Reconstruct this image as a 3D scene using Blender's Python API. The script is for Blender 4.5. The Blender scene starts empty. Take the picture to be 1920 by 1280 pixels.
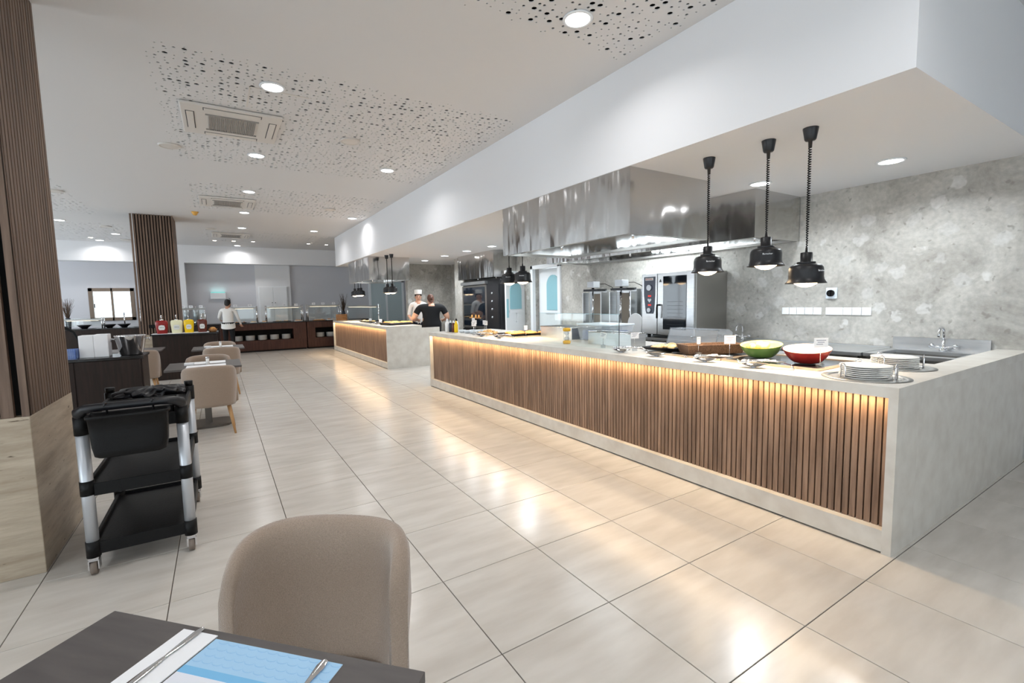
import bpy, math, random
from mathutils import Matrix, Vector
PI = math.pi
rnd = random.Random(7)
SC = bpy.context.scene
COL = SC.collection
# ------------------------------------------------------------------ camera, world, exposure, daylight
F_PX, YAW, PIT, ROL, CAM_H = 872.895, 0.559978, -0.0866027, -0.019972, 1.4535
_f = Vector((math.sin(YAW)*math.cos(PIT), math.cos(YAW)*math.cos(PIT), math.sin(PIT)))
_r = Vector((math.cos(YAW), -math.sin(YAW), 0)); _u = _r.cross(_f)
_r2 = _r*math.cos(ROL)+_u*math.sin(ROL); _u2 = _u*math.cos(ROL)-_r*math.sin(ROL)
cam = bpy.data.cameras.new('camera'); cam.sensor_width = 36; cam.lens = F_PX/1920*36
cam.clip_start = .05; cam.clip_end = 100
co = bpy.data.objects.new('camera', cam); COL.objects.link(co)
co.matrix_world = Matrix(((_r2.x, _u2.x, -_f.x, 0), (_r2.y, _u2.y, -_f.y, 0), (_r2.z, _u2.z, -_f.z, CAM_H), (0, 0, 0, 1)))
SC.camera = co
def project(p):
    d = Vector(p)-Vector((0, 0, CAM_H)); z = d.dot(_f)
    if z < .05: return None
    return (960+F_PX*d.dot(_r2)/z, 640-F_PX*d.dot(_u2)/z, z)
w = bpy.data.worlds.new('sky'); SC.world = w; w.use_nodes = True
w.node_tree.nodes['Background'].inputs[0].default_value = (.80, .90, 1, 1)
w.node_tree.nodes['Background'].inputs[1].default_value = 2.5
vs = SC.view_settings; vs.view_transform = 'Standard'; vs.look = 'None'; vs.gamma = 1; vs.use_curve_mapping = False
vs.exposure = 0.36
DOWN_W, KDOWN_W, DAY_W, LED_W, HEAT_W = 7.5, 16, 46, 44, 42
def light(name, kind, loc, direction, energy, color, parent=None, size=.2, size_y=None, shape='DISK', spread=PI, along=None):
    l = bpy.data.lights.new(name, kind); l.energy = energy; l.color = color
    if kind == 'AREA':
        l.shape = shape; l.size = size; l.spread = spread
        if size_y: l.size_y = size_y
    o = bpy.data.objects.new(name, l); COL.objects.link(o)
    q = Vector(direction).to_track_quat('-Z', 'Y')
    if along:
        zz = -Vector(direction).normalized(); yy = Vector(along); yy = (yy-zz*yy.dot(zz)).normalized(); xx = yy.cross(zz)
        q = Matrix((xx, yy, zz)).transposed().to_quaternion()
    o.rotation_euler = q.to_euler(); o.location = loc
    if parent: o.parent = parent
    return o
# daylight entering through the windows behind and left of the viewer (openings built below)
WIN_BACK = [(-4.9, -2.7), (-1.9, .3), (1.1, 3.3)]
WIN_LEFT = [(-3.2, -.8), (.2, 2.6), (4.6, 7.0), (8.8, 11.2), (12.4, 14.8), (15.6, 17.8)]
for a, b in WIN_BACK:
    light('window_daylight', 'AREA', ((a+b)/2, -4.46, 1.6), (0, 1, 0), DAY_W*.25, (.86, .93, 1), size=b-a, size_y=2.2, shape='RECTANGLE')
for a, b in WIN_LEFT:
    light('window_daylight', 'AREA', (-6.96, (a+b)/2, 1.6), (1, 0, 0), DAY_W, (.84, .92, 1), size=2.2, size_y=b-a, shape='RECTANGLE')

# ------------------------------------------------------------------ helpers
def lin(c):
    r = []
    for x in c:
        x = x/255
        r.append(x/12.92 if x <= .04045 else ((x+.055)/1.055)**2.4)
    return (r[0], r[1], r[2], 1)
def newmat(name):
    m = bpy.data.materials.new(name); m.use_nodes = True
    return m, m.node_tree.nodes, m.node_tree.links, m.node_tree.nodes['Principled BSDF']
def mat(name, col, rough=.5, metal=0, emit=None, es=0, trans=0, alpha=1, ior=1.45, spec=.5, noise=None, bump=None, coat=0, sheen=0):
    m, n, l, p = newmat(name)
    p.inputs['Base Color'].default_value = lin(col); p.inputs['Roughness'].default_value = rough
    p.inputs['Metallic'].default_value = metal; p.inputs['IOR'].default_value = ior
    p.inputs['Specular IOR Level'].default_value = spec
    p.inputs['Transmission Weight'].default_value = trans; p.inputs['Alpha'].default_value = alpha
    p.inputs['Coat Weight'].default_value = coat; p.inputs['Sheen Weight'].default_value = sheen
    if emit: p.inputs['Emission Color'].default_value = lin(emit); p.inputs['Emission Strength'].default_value = es
    if noise or bump:
        tc = n.new('ShaderNodeTexCoord')
    if noise:   # (scale, col2, (sx,sy,sz))
        mp = n.new('ShaderNodeMapping'); mp.inputs['Scale'].default_value = noise[2] if len(noise) > 2 else (1, 1, 1)
        oi = n.new('ShaderNodeObjectInfo'); ml = n.new('ShaderNodeVectorMath'); ml.operation = 'SCALE'
        cmb = n.new('ShaderNodeCombineXYZ')
        for k in range(3): l.new(oi.outputs['Random'], cmb.inputs[k])
        ml.inputs['Scale'].default_value = 37; l.new(cmb.outputs[0], ml.inputs[0]); l.new(ml.outputs[0], mp.inputs['Location'])
        t = n.new('ShaderNodeTexNoise'); t.inputs['Scale'].default_value = noise[0]; t.inputs['Detail'].default_value = 6
        l.new(tc.outputs['Object'], mp.inputs['Vector']); l.new(mp.outputs[0], t.inputs['Vector'])
        rp = n.new('ShaderNodeValToRGB'); rp.color_ramp.elements[0].position = .35; rp.color_ramp.elements[1].position = .68
        rp.color_ramp.elements[0].color = lin(col); rp.color_ramp.elements[1].color = lin(noise[1])
        l.new(t.outputs['Fac'], rp.inputs[0])
        if len(noise) > 3:   # tone changes from object to object
            hv = n.new('ShaderNodeHueSaturation'); mr = n.new('ShaderNodeMapRange')
            mr.inputs['To Min'].default_value = 1-noise[3]; mr.inputs['To Max'].default_value = 1+noise[3]
            l.new(oi.outputs['Random'], mr.inputs[0]); l.new(mr.outputs[0], hv.inputs['Value']); l.new(rp.outputs[0], hv.inputs['Color'])
            l.new(hv.outputs[0], p.inputs['Base Color'])
        else: l.new(rp.outputs[0], p.inputs['Base Color'])
    if bump:    # (scale, strength, (sx,sy,sz))
        mp2 = n.new('ShaderNodeMapping'); mp2.inputs['Scale'].default_value = bump[2] if len(bump) > 2 else (1, 1, 1)
        t2 = n.new('ShaderNodeTexNoise'); t2.inputs['Scale'].default_value = bump[0]; t2.inputs['Detail'].default_value = 3
        b = n.new('ShaderNodeBump'); b.inputs['Strength'].default_value = bump[1]; b.inputs['Distance'].default_value = bump[3] if len(bump) > 3 else .01
        l.new(tc.outputs['Object'], mp2.inputs['Vector']); l.new(mp2.outputs[0], t2.inputs['Vector'])
        l.new(t2.outputs['Fac'], b.inputs['Height']); l.new(b.outputs[0], p.inputs['Normal'])
    return m
def pane_mat(name, tint, gloss=.12, rough=.02):
    m, n, l, p = newmat(name); n.remove(p)
    out = n['Material Output']; tr = n.new('ShaderNodeBsdfTransparent'); gl = n.new('ShaderNodeBsdfGlossy'); mx = n.new('ShaderNodeMixShader')
    tr.inputs[0].default_value = lin(tint); gl.inputs['Roughness'].default_value = rough; mx.inputs[0].default_value = gloss
    l.new(tr.outputs[0], mx.inputs[1]); l.new(gl.outputs[0], mx.inputs[2]); l.new(mx.outputs[0], out.inputs[0])
    return m
def milky_mat(name, col, clear):
    m, n, l, p = newmat(name); p.inputs['Base Color'].default_value = lin(col); p.inputs['Roughness'].default_value = .25
    tr = n.new('ShaderNodeBsdfTransparent'); mx = n.new('ShaderNodeMixShader'); mx.inputs[0].default_value = clear
    l.new(p.outputs[0], mx.inputs[1]); l.new(tr.outputs[0], mx.inputs[2]); l.new(mx.outputs[0], n['Material Output'].inputs[0])
    return m
def stone_mat():
    m, n, l, p = newmat('breccia_stone'); p.inputs['Roughness'].default_value = .38
    tc = n.new('ShaderNodeTexCoord'); mp = n.new('ShaderNodeMapping'); l.new(tc.outputs['Object'], mp.inputs[0])
    big = n.new('ShaderNodeTexNoise'); big.inputs['Scale'].default_value = 1.6; big.inputs['Detail'].default_value = 8; big.inputs['Roughness'].default_value = .7
    big.inputs['Distortion'].default_value = .8
    fine = n.new('ShaderNodeTexNoise'); fine.inputs['Scale'].default_value = 26; fine.inputs['Detail'].default_value = 6
    vor = n.new('ShaderNodeTexVoronoi'); vor.inputs['Scale'].default_value = 9; vor.inputs['Randomness'].default_value = 1
    vor2 = n.new('ShaderNodeTexVoronoi'); vor2.inputs['Scale'].default_value = 4.6
    wob = n.new('ShaderNodeTexNoise'); wob.inputs['Scale'].default_value = 12; l.new(mp.outputs[0], wob.inputs[0])
    add = n.new('ShaderNodeMixRGB'); add.blend_type = 'LINEAR_LIGHT'; add.inputs[0].default_value = .07
    l.new(mp.outputs[0], add.inputs[1]); l.new(wob.outputs['Color'], add.inputs[2])
    for t in (big, fine): l.new(mp.outputs[0], t.inputs[0])
    for t in (vor, vor2): l.new(add.outputs[0], t.inputs[0])
    r1 = n.new('ShaderNodeValToRGB'); e = r1.color_ramp.elements
    e[0].position = .32; e[0].color = lin((146, 142, 135)); e[1].position = .68; e[1].color = lin((196, 193, 186))
    l.new(big.outputs['Fac'], r1.inputs[0])
    r2 = n.new('ShaderNodeValToRGB'); e = r2.color_ramp.elements      # pale clasts
    e[0].position = .26; e[0].color = (1, 1, 1, 1); e[1].position = .34; e[1].color = (0, 0, 0, 1)
    l.new(vor2.outputs['Distance'], r2.inputs[0])
    tone = n.new('ShaderNodeValToRGB'); te = tone.color_ramp.elements; te[0].color = lin((134, 130, 124)); te[1].color = lin((222, 221, 218)); sepc = n.new('ShaderNodeSeparateColor'); l.new(vor2.outputs['Color'], sepc.inputs[0]); l.new(sepc.outputs[0], tone.inputs[0])
    mx = n.new('ShaderNodeMixRGB'); l.new(tone.outputs[0], mx.inputs[2]); mu = n.new('ShaderNodeMath'); mu.operation = 'MULTIPLY'; mu.inputs[1].default_value = .55
    l.new(r2.outputs[0], mu.inputs[0]); l.new(mu.outputs[0], mx.inputs[0]); l.new(r1.outputs[0], mx.inputs[1])
    r3 = n.new('ShaderNodeValToRGB'); e = r3.color_ramp.elements      # small dark chips
    e[0].position = .10; e[0].color = (1, 1, 1, 1); e[1].position = .2; e[1].color = (0, 0, 0, 1)
    l.new(vor.outputs['Distance'], r3.inputs[0])
    mu2 = n.new('ShaderNodeMath'); mu2.operation = 'MULTIPLY'; l.new(r3.outputs[0], mu2.inputs[0]); l.new(fine.outputs['Fac'], mu2.inputs[1])
    mx2 = n.new('ShaderNodeMixRGB'); mx2.inputs[2].default_value = lin((116, 110, 102)); l.new(mu2.outputs[0], mx2.inputs[0]); l.new(mx.outputs[0], mx2.inputs[1])
    mx3 = n.new('ShaderNodeMixRGB'); mx3.blend_type = 'OVERLAY'; mx3.inputs[0].default_value = .3
    l.new(mx2.outputs[0], mx3.inputs[1]); l.new(fine.outputs['Fac'], mx3.inputs[2]); l.new(mx3.outputs[0], p.inputs['Base Color'])
    return m
def travertine_mat():
    m, n, l, p = newmat('travertine'); p.inputs['Roughness'].default_value = .45
    tc = n.new('ShaderNodeTexCoord'); mp = n.new('ShaderNodeMapping'); mp.inputs['Scale'].default_value = (1.2, 1.2, 9)
    mp.inputs['Rotation'].default_value = (.05, .04, 0); l.new(tc.outputs['Object'], mp.inputs[0])
    t = n.new('ShaderNodeTexNoise'); t.inputs['Scale'].default_value = 1.5; t.inputs['Detail'].default_value = 9; t.inputs['Roughness'].default_value = .65
    l.new(mp.outputs[0], t.inputs[0])
    r = n.new('ShaderNodeValToRGB'); e = r.color_ramp.elements
    e[0].position = .33; e[0].color = lin((150, 133, 112)); e[1].position = .68; e[1].color = lin((196, 182, 162)); l.new(t.outputs['Fac'], r.inputs[0])
    mp2 = n.new('ShaderNodeMapping'); mp2.inputs['Scale'].default_value = (9, 9, 42); l.new(tc.outputs['Object'], mp2.inputs[0])
    v = n.new('ShaderNodeTexNoise'); v.inputs['Scale'].default_value = 1; v.inputs['Detail'].default_value = 4; l.new(mp2.outputs[0], v.inputs[0])
    r2 = n.new('ShaderNodeValToRGB'); e = r2.color_ramp.elements; e[0].position = .66; e[0].color = (0, 0, 0, 1); e[1].position = .72; e[1].color = (1, 1, 1, 1)
    l.new(v.outputs['Fac'], r2.inputs[0])
    mx = n.new('ShaderNodeMixRGB'); mx.inputs[2].default_value = lin((92, 76, 58)); l.new(r2.outputs[0], mx.inputs[0]); l.new(r.outputs[0], mx.inputs[1])
    l.new(mx.outputs[0], p.inputs['Base Color'])
    b = n.new('ShaderNodeBump'); b.inputs['Strength'].default_value = .3; b.invert = True; b.inputs['Distance'].default_value = .004
    l.new(r2.outputs[0], b.inputs['Height']); l.new(b.outputs[0], p.inputs['Normal'])
    return m
M = {}
M['plaster'] = mat('white_plaster', (226, 226, 228), .6)
M['ceiling'] = mat('ceiling_paint', (216, 215, 215), .7)
M['greywall'] = mat('grey_plaster', (205, 205, 210), .65)
M['stone'] = stone_mat(); M['trav'] = travertine_mat()
M['tile'] = mat('porcelain_tile', (206, 200, 192), .21, noise=(2.2, (193, 186, 177), (1.2, 5, 1), .025), spec=.55)
M['grout'] = mat('dark_grout', (92, 84, 76), .9)
M['quartz'] = mat('pale_quartz', (212, 207, 198), .38, noise=(7, (198, 191, 181)), spec=.45)
M['wood'] = mat('walnut_slat', (112, 88, 72), .5, noise=(4, (150, 122, 102), (9, 9, .6), .16), bump=(40, .15, (4, 4, .2)))
M['colwood'] = mat('brown_column_slat', (94, 75, 62), .52, noise=(4, (126, 103, 87), (9, 9, .4), .10), bump=(40, .15, (4, 4, .2)))
M['black_back'] = mat('black_backing', (16, 14, 13), .8)
M['wenge'] = mat('dark_wenge', (34, 25, 21), .5, spec=.3, noise=(5, (47, 34, 29), (8, 8, .5)))
M['wenge_red'] = mat('reddish_wenge', (66, 42, 35), .45, spec=.3, noise=(5, (84, 54, 45), (8, 8, .5)))
M['darktop'] = mat('black_worktop', (24, 22, 22), .25)
M['steel'] = mat('brushed_steel', (214, 215, 216), .34, 1, noise=(3, (204, 206, 208), (1, 1, 18)), bump=(2.2, .35, (1, 1, 1), .03))
M['hood'] = mat('polished_hood_steel', (206, 204, 202), .13, 1, noise=(4, (204, 203, 202), (1, 1, 14)), bump=(1.0, .9, (1, 1.8, .5), .07))
M['flatsteel'] = mat('satin_steel', (172, 170, 166), .36, 1)
M['chrome'] = mat('chrome', (225, 225, 228), .08, 1)
M['darksteel'] = mat('dark_steel', (70, 70, 72), .4, 1)
M['blackmetal'] = mat('black_enamel', (30, 30, 33), .36)
M['blackplastic'] = mat('black_plastic', (8, 8, 9), .5, spec=.3, bump=(90, .12))
M['rubber'] = mat('grey_rubber', (120, 108, 98), .7)
M['alu'] = mat('anodised_aluminium', (196, 199, 204), .38, .55)
M['whiteplastic'] = mat('white_plastic', (235, 236, 238), .35)
M['white'] = mat('white_paint', (236, 238, 240), .45)
M['porcelain'] = mat('white_porcelain', (242, 240, 236), .15, coat=.4)
M['porcelain_rim'] = mat('grey_porcelain_rim', (150, 155, 165), .2)
M['paper'] = mat('white_paper', (240, 240, 242), .8)
M['ink'] = mat('grey_ink', (140, 140, 155), .8)
M['fabric'] = mat('taupe_velvet', (164, 144, 127), .9, noise=(380, (142, 124, 109)), bump=(260, .35), sheen=.5)
M['oak'] = mat('pale_oak', (188, 146, 98), .5, noise=(5, (168, 126, 82), (8, 8, .6)))
M['laminate'] = mat('grey_laminate', (92, 87, 85), .5, noise=(6, (82, 77, 76), (1, 6, 1)))
M['darkbase'] = mat('grey_iron_base', (98, 92, 86), .45, .4)
M['lens'] = mat('downlight_lens', (255, 255, 255), .4, emit=(250, 252, 255), es=9)
M['hoodlens'] = mat('hood_lamp_lens', (230, 240, 245), .4, emit=(225, 240, 250), es=2.2)
M['spot'] = mat('spot_lens', (255, 255, 255), .4, emit=(255, 236, 210), es=14)
M['bulb'] = mat('heat_bulb', (255, 250, 240), .3, emit=(255, 222, 180), es=10)
M['led'] = mat('warm_led_tape', (255, 220, 160), .4, emit=(255, 196, 118), es=6)
M['guardled'] = mat('guard_lamp', (255, 240, 215), .4, emit=(255, 238, 205), es=2.5)
M['grille'] = mat('grey_grille', (150, 146, 142), .6)
M['ac'] = mat('ac_white', (214, 209, 203), .45)
M['glass'] = pane_mat('clear_glass', (249, 252, 251), .05)
M['blueglass'] = mat('frosted_blue_glass', (150, 196, 206), .3)
M['paleglass'] = mat('pale_door_glass', (184, 198, 200), .3)
M['ovenglass'] = mat('dark_oven_glass', (22, 28, 36), .06, coat=.5)
M['acrylic'] = pane_mat('clear_acrylic', (236, 240, 244), .16, .1)
M['ceran'] = mat('black_ceramic_glass', (28, 32, 38), .08)
M['warm_lit_frame'] = mat('warm_lit_satin_steel', (206, 190, 170), .3, .85)  # warm lamp light on the steel is put into this colour
M['red'] = mat('red_bowl_glaze', (150, 44, 40), .3); M['cream'] = mat('cream_glaze', (248, 226, 204), .25)
M['green'] = mat('green_bowl_glaze', (112, 150, 78), .3); M['lime'] = mat('lime_glaze', (226, 222, 140), .3)
M['food'] = mat('golden_food', (226, 172, 96), .6, noise=(18, (190, 120, 56)))
M['potato'] = mat('pale_food', (240, 222, 178), .6, noise=(20, (222, 176, 110)))
M['roast'] = mat('speckled_brown_enamel', (112, 88, 70), .45, noise=(90, (74, 56, 44)))
M['fries'] = mat('pale_fries', (240, 214, 168), .6, noise=(20, (226, 186, 126)))
M['yellow'] = mat('yellow_plastic', (238, 176, 34), .35)
M['bluestuff'] = mat('blue_filling', (84, 120, 190), .6, noise=(9, (160, 180, 220)))
M['plasticbox'] = milky_mat('translucent_plastic', (226, 232, 240), .72)
M['lid'] = mat('milky_lid', (222, 230, 238), .4)
M['ketchup'] = mat('ketchup_red', (142, 28, 26), .25); M['mayo'] = mat('mayonnaise_cream', (236, 232, 196), .25)
M['mustard'] = mat('mustard_yellow', (246, 204, 20), .25); M['bbq'] = mat('barbecue_brown', (96, 44, 34), .25)
M['label'] = mat('pale_label', (226, 226, 222), .5); M['labeltext'] = mat('label_lettering', (60, 90, 80), .6)
M['teal'] = mat('emergency_glow', (150, 230, 225), .4, emit=(130, 225, 220), es=.25)
M['orange'] = mat('amber_plastic', (224, 170, 80), .4)
M['brownframe'] = mat('brown_window_frame', (128, 112, 98), .5)
M['twig'] = mat('dry_twigs', (84, 66, 52), .8); M['vase'] = mat('dark_vase', (52, 56, 66), .25)
M['cardboard'] = mat('brown_basket', (168, 118, 72), .7)
M['skin'] = mat('skin', (206, 158, 132), .55); M['hair'] = mat('black_hair', (22, 19, 18), .6); M['brownhair'] = mat('brown_hair', (92, 60, 48), .6)
M['whitecloth'] = mat('white_cotton', (232, 230, 226), .85); M['blackcloth'] = mat('black_cotton', (18, 19, 22), .85); M['navy'] = mat('navy_cloth', (28, 34, 48), .85)
M['matblue'] = mat('pale_blue_print', (164, 203, 234), .7); M['matband'] = mat('blue_band_print', (122, 184, 226), .7); M['matwhite'] = mat('placemat_white', (226, 228, 236), .75)
M['matscale'] = mat('blue_scale_print', (150, 194, 230), .7)
M['redled'] = mat('red_led', (230, 60, 50), .4, emit=(240, 60, 50), es=.4)
M['panel'] = mat('slate_control_panel', (62, 68, 84), .3)
M['redprint'] = mat('red_print', (190, 50, 60), .5); M['yellowprint'] = mat('yellow_print', (226, 214, 60), .5)
M['element'] = mat('glowing_ceramic', (150, 140, 128), .7)

class MB:
    def __init__(s, off=None):
        s.v, s.f, s.sm = [], [], []
        s.off = Vector(off) if off is not None else Vector((0, 0, 0))
    def add(s, vs_, fs, smooth=False):
        b = len(s.v); s.v += [tuple(x) for x in vs_]
        for f in fs: s.f.append(tuple(b+i for i in f)); s.sm.append(smooth)
        return s
    def box(s, x0, x1, y0, y1, z0, z1):
        v = [(x0, y0, z0), (x1, y0, z0), (x1, y1, z0), (x0, y1, z0), (x0, y0, z1), (x1, y0, z1), (x1, y1, z1), (x0, y1, z1)]
        return s.add(v, [(0, 3, 2, 1), (4, 5, 6, 7), (0, 1, 5, 4), (1, 2, 6, 5), (2, 3, 7, 6), (3, 0, 4, 7)])
    def lathe(s, prof, n=24, c=(0, 0, 0), sx=1, sy=1):
        vs_ = []; fs = []
        for r, z in prof:
            for k in range(n):
                a = 2*PI*k/n; vs_.append((c[0]+r*sx*math.cos(a), c[1]+r*sy*math.sin(a), c[2]+z))
        for i in range(len(prof)-1):
            for k in range(n):
                k2 = (k+1) % n; fs.append((i*n+k, i*n+k2, (i+1)*n+k2, (i+1)*n+k))
        s.add(vs_, fs, True)
        b = len(s.v)-len(vs_)
        for i, flip in ((0, True), (len(prof)-1, False)):
            if prof[i][0] > 1e-5:
                f = [b+i*n+k for k in range(n)]
                s.f.append(tuple(reversed(f)) if flip else tuple(f)); s.sm.append(False)
        return s
    def cyl(s, c, r, z0, z1, n=20, r1=None):
        return s.lathe([(r, z0), (r if r1 is None else r1, z1)], n, (c[0], c[1], c[2] if len(c) > 2 else 0))
    def tube(s, pts, r, n=8, cap=True, closed=False):
        P_ = [Vector(p) for p in pts]; m = len(P_)
        rr = r if isinstance(r, (list, tuple)) else [r]*m
        vs_ = []; up = None
        for i in range(m):
            a = P_[(i-1) % m] if (i > 0 or closed) else P_[i]; b = P_[(i+1) % m] if (i < m-1 or closed) else P_[i]
            t = (b-a).normalized()
            if up is None:
                up = Vector((0, 0, 1)) if abs(t.z) < .9 else Vector((1, 0, 0))
            x = t.cross(up)
            if x.length < 1e-6: x = t.orthogonal()
            x.normalize(); y = x.cross(t).normalized(); up = y
            for k in range(n):
                q = 2*PI*k/n; vs_.append(P_[i]+(x*math.cos(q)+y*math.sin(q))*rr[i])
        fs = []
        for i in range(m if closed else m-1):
            j = (i+1) % m
            for k in range(n):
                k2 = (k+1) % n; fs.append((i*n+k, i*n+k2, j*n+k2, j*n+k))
        if cap and not closed: fs += [tuple(reversed(range(n))), tuple((m-1)*n+k for k in range(n))]
        return s.add(vs_, fs, True)
    def prism(s, pts, a0, a1, axis='z', smooth=False):
        n = len(pts)
        def mk(p, a):
            return (p[0], p[1], a) if axis == 'z' else ((p[0], a, p[1]) if axis == 'y' else (a, p[0], p[1]))
        vs_ = [mk(p, a0) for p in pts]+[mk(p, a1) for p in pts]
        s.add(vs_, [tuple(reversed(range(n))), tuple(range(n, 2*n))]+[(i, (i+1) % n, n+(i+1) % n, n+i) for i in range(n)], False)
        return s
    def grid(s, fn, nu, nv, cu=False, smooth=True):
        vs_ = [fn(i/(nu if cu else nu-1), j/(nv-1)) for j in range(nv) for i in range(nu)]
        fs = []
        for j in range(nv-1):
            for i in range(nu if cu else nu-1):
                i2 = (i+1) % nu; fs.append((j*nu+i, j*nu+i2, (j+1)*nu+i2, (j+1)*nu+i))
        return s.add(vs_, fs, smooth)
    def ball(s, c, r, n=12, m=8, sx=1, sy=1, sz=1):
        return s.lathe([(r*math.sin(PI*j/m), -r*sz*math.cos(PI*j/m)) for j in range(m+1)], n, c, sx, sy)
    def holeplate(s, x0, x1, y0, y1, z0, z1, cx, cy, r, n=32):
        # a slab with one round hole
        vs_ = []; angs = sorted([2*PI*k/n for k in range(n)]+[math.atan2(yy-cy, xx-cx) % (2*PI) for xx in (x0, x1) for yy in (y0, y1)]); n += 4
        for z in (z1, z0):
            for a in angs:
                dx, dy = math.cos(a), math.sin(a)
                tx = (x1-cx)/dx if dx > 1e-9 else ((x0-cx)/dx if dx < -1e-9 else 1e9)
                ty = (y1-cy)/dy if dy > 1e-9 else ((y0-cy)/dy if dy < -1e-9 else 1e9)
                t = min(tx, ty); vs_.append((cx+dx*t, cy+dy*t, z))
            for a in angs: vs_.append((cx+r*math.cos(a), cy+r*math.sin(a), z))
        fs = []
        for k in range(n):
            k2 = (k+1) % n
            fs += [(k, k2, n+k2, n+k), (2*n+k2, 2*n+k, 3*n+k, 3*n+k2), (n+k, n+k2, 3*n+k2, 3*n+k), (k2, k, 2*n+k, 2*n+k2)]
        return s.add(vs_, fs)
    def xf(s, m): s.v = [tuple(m @ Vector(p)) for p in s.v]; return s
    def build(s, name, material, parent=None, bevel=0, sub=0, seg=2):
        me = bpy.data.meshes.new(name)
        o_ = s.off; me.from_pydata([(a-o_.x, b-o_.y, c-o_.z) for a, b, c in s.v], [], s.f)
        me.polygons.foreach_set('use_smooth', s.sm); me.update()
        ms = material if isinstance(material, list) else [material]
        for m in ms: me.materials.append(M[m])
        o = bpy.data.objects.new(name, me); COL.objects.link(o)
        if parent: o.parent = parent
        if bevel:
            b = o.modifiers.new('bevel', 'BEVEL'); b.width = bevel; b.segments = seg; b.limit_method = 'ANGLE'; b.angle_limit = .7
        if sub: 
            d = o.modifiers.new('sub', 'SUBSURF'); d.levels = sub; d.render_levels = sub
        return o
def tag(o, label=None, cat=None, group=None, kind=None):
    if label: o['label'] = label
    if cat: o['category'] = cat
    if group: o['group'] = group
    if kind: o['kind'] = kind
    return o
def thing(name, label, cat, loc=(0, 0, 0), rz=0, group=None):
    o = bpy.data.objects.new(name, None); COL.objects.link(o); o.location = loc; o.rotation_euler = (0, 0, rz); o.empty_display_size = .1
    return tag(o, label, cat, group)
def copy_tree(o, parent=None):
    c = o.copy(); COL.objects.link(c); c.parent = parent
    for ch in list(o.children): copy_tree(ch, c)
    return c
def struct(o): o['kind'] = 'structure'; return o
def text_mesh(txt, size, name='lettering'):
    cu = bpy.data.curves.new(name, 'FONT'); cu.body = txt; cu.size = size; cu.align_x = 'CENTER'; cu.align_y = 'CENTER'; cu.extrude = .0006
    ob = bpy.data.objects.new(name, cu); COL.objects.link(ob)
    me = bpy.data.meshes.new_from_object(ob.evaluated_get(bpy.context.evaluated_depsgraph_get()))
    bpy.data.objects.remove(ob); bpy.data.curves.remove(cu)
    return me
def lettering(txt, size, material, parent, mtx, name='lettering'):
    me = text_mesh(txt, size, name); me.transform(mtx); me.materials.clear(); me.materials.append(M[material])
    o = bpy.data.objects.new(name, me); COL.objects.link(o); o.parent = parent
    return o
# faces -y (towards the viewer), x to the right
FACE_NY = Matrix(((1, 0, 0, 0), (0, 0, -1, 0), (0, 1, 0, 0), (0, 0, 0, 1)))
# faces -x, reading along -y
FACE_NX = Matrix(((0, 0, -1, 0), (-1, 0, 0, 0), (0, 1, 0, 0), (0, 0, 0, 1)))

# ================================================================== THE ROOM
ZC, ZK, XC = 3.43, 2.59, 3.06          # main ceiling, kitchen soffit, counter/bulkhead face
X0, X1, Y0, Y1 = -7.0, 7.2, -4.5, 18.6
# floor: recessed grout bed, every tile a slab of its own
b = MB(); b.box(X0, X1, Y0, Y1, -.12, -.006); floor = struct(b.build('floor', 'grout'))
T = .6; TX, TY = .3037, 1.5665; g = .0022
def tile_mesh(mb, x, y):
    a, c = T/2-g, T/2-g-.0012
    v = [(x-a, y-a, -.006), (x+a, y-a, -.006), (x+a, y+a, -.006), (x-a, y+a, -.006)]
    v += [(x-a, y-a, -.0012), (x+a, y-a, -.0012), (x+a, y+a, -.0012), (x-a, y+a, -.0012)]
    v += [(x-c, y-c, 0), (x+c, y-c, 0), (x+c, y+c, 0), (x-c, y+c, 0)]
    mb.add(v, [(0, 1, 5, 4), (1, 2, 6, 5), (2, 3, 7, 6), (3, 0, 4, 7), (4, 5, 9, 8), (5, 6, 10, 9), (6, 7, 11, 10), (7, 4, 8, 11), (8, 9, 10, 11)])
cells = []
i0, i1 = math.floor((X0-TX)/T), math.ceil((X1-TX)/T); j0, j1 = math.floor((Y0-TY)/T), math.ceil((Y1-TY)/T)
for i in range(i0, i1):
    for j in range(j0, j1):
        x, y = TX+(i+.5)*T, TY+(j+.5)*T
        if x-T/2 < X0 or x+T/2 > X1 or y-T/2 < Y0 or y+T/2 > Y1: continue
        q = [project((x+sx*.3, y+sy*.3, 0)) for sx, sy in ((-1, -1), (1, -1), (1, 1), (-1, 1))]
        area = 0
        if all(q):
            cxp = sum(p[0] for p in q)/4; cyp = sum(p[1] for p in q)/4
            vis = any(-60 < p[0] < 1980 and -60 < p[1] < 1340 for p in q)
            hid = (x > 3.4 and .7 < y < 13.2) or (x > 3.3 and 1.2 < y < 7.4)
            if vis and not hid:
                area = abs(sum(q[k][0]*q[(k+1) % 4][1]-q[(k+1) % 4][0]*q[k][1] for k in range(4)))/2
        cells.append((area, x, y))
cells.sort(reverse=True)
tm = MB(); tile_mesh(tm, 0, 0); t0 = tm.build('floor_tile', 'tile', floor)
rest = MB(); used = 0
for a, x, y in cells:
    if a > 60 and used < 300:
        if used == 0: o = t0
        else:
            o = t0.copy(); COL.objects.link(o); o.parent = floor
        o.location = (x, y, 0); used += 1
    else: tile_mesh(rest, x, y)
o = rest.build('floor_tile_field', 'tile', floor); o['kind'] = 'stuff'

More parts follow.
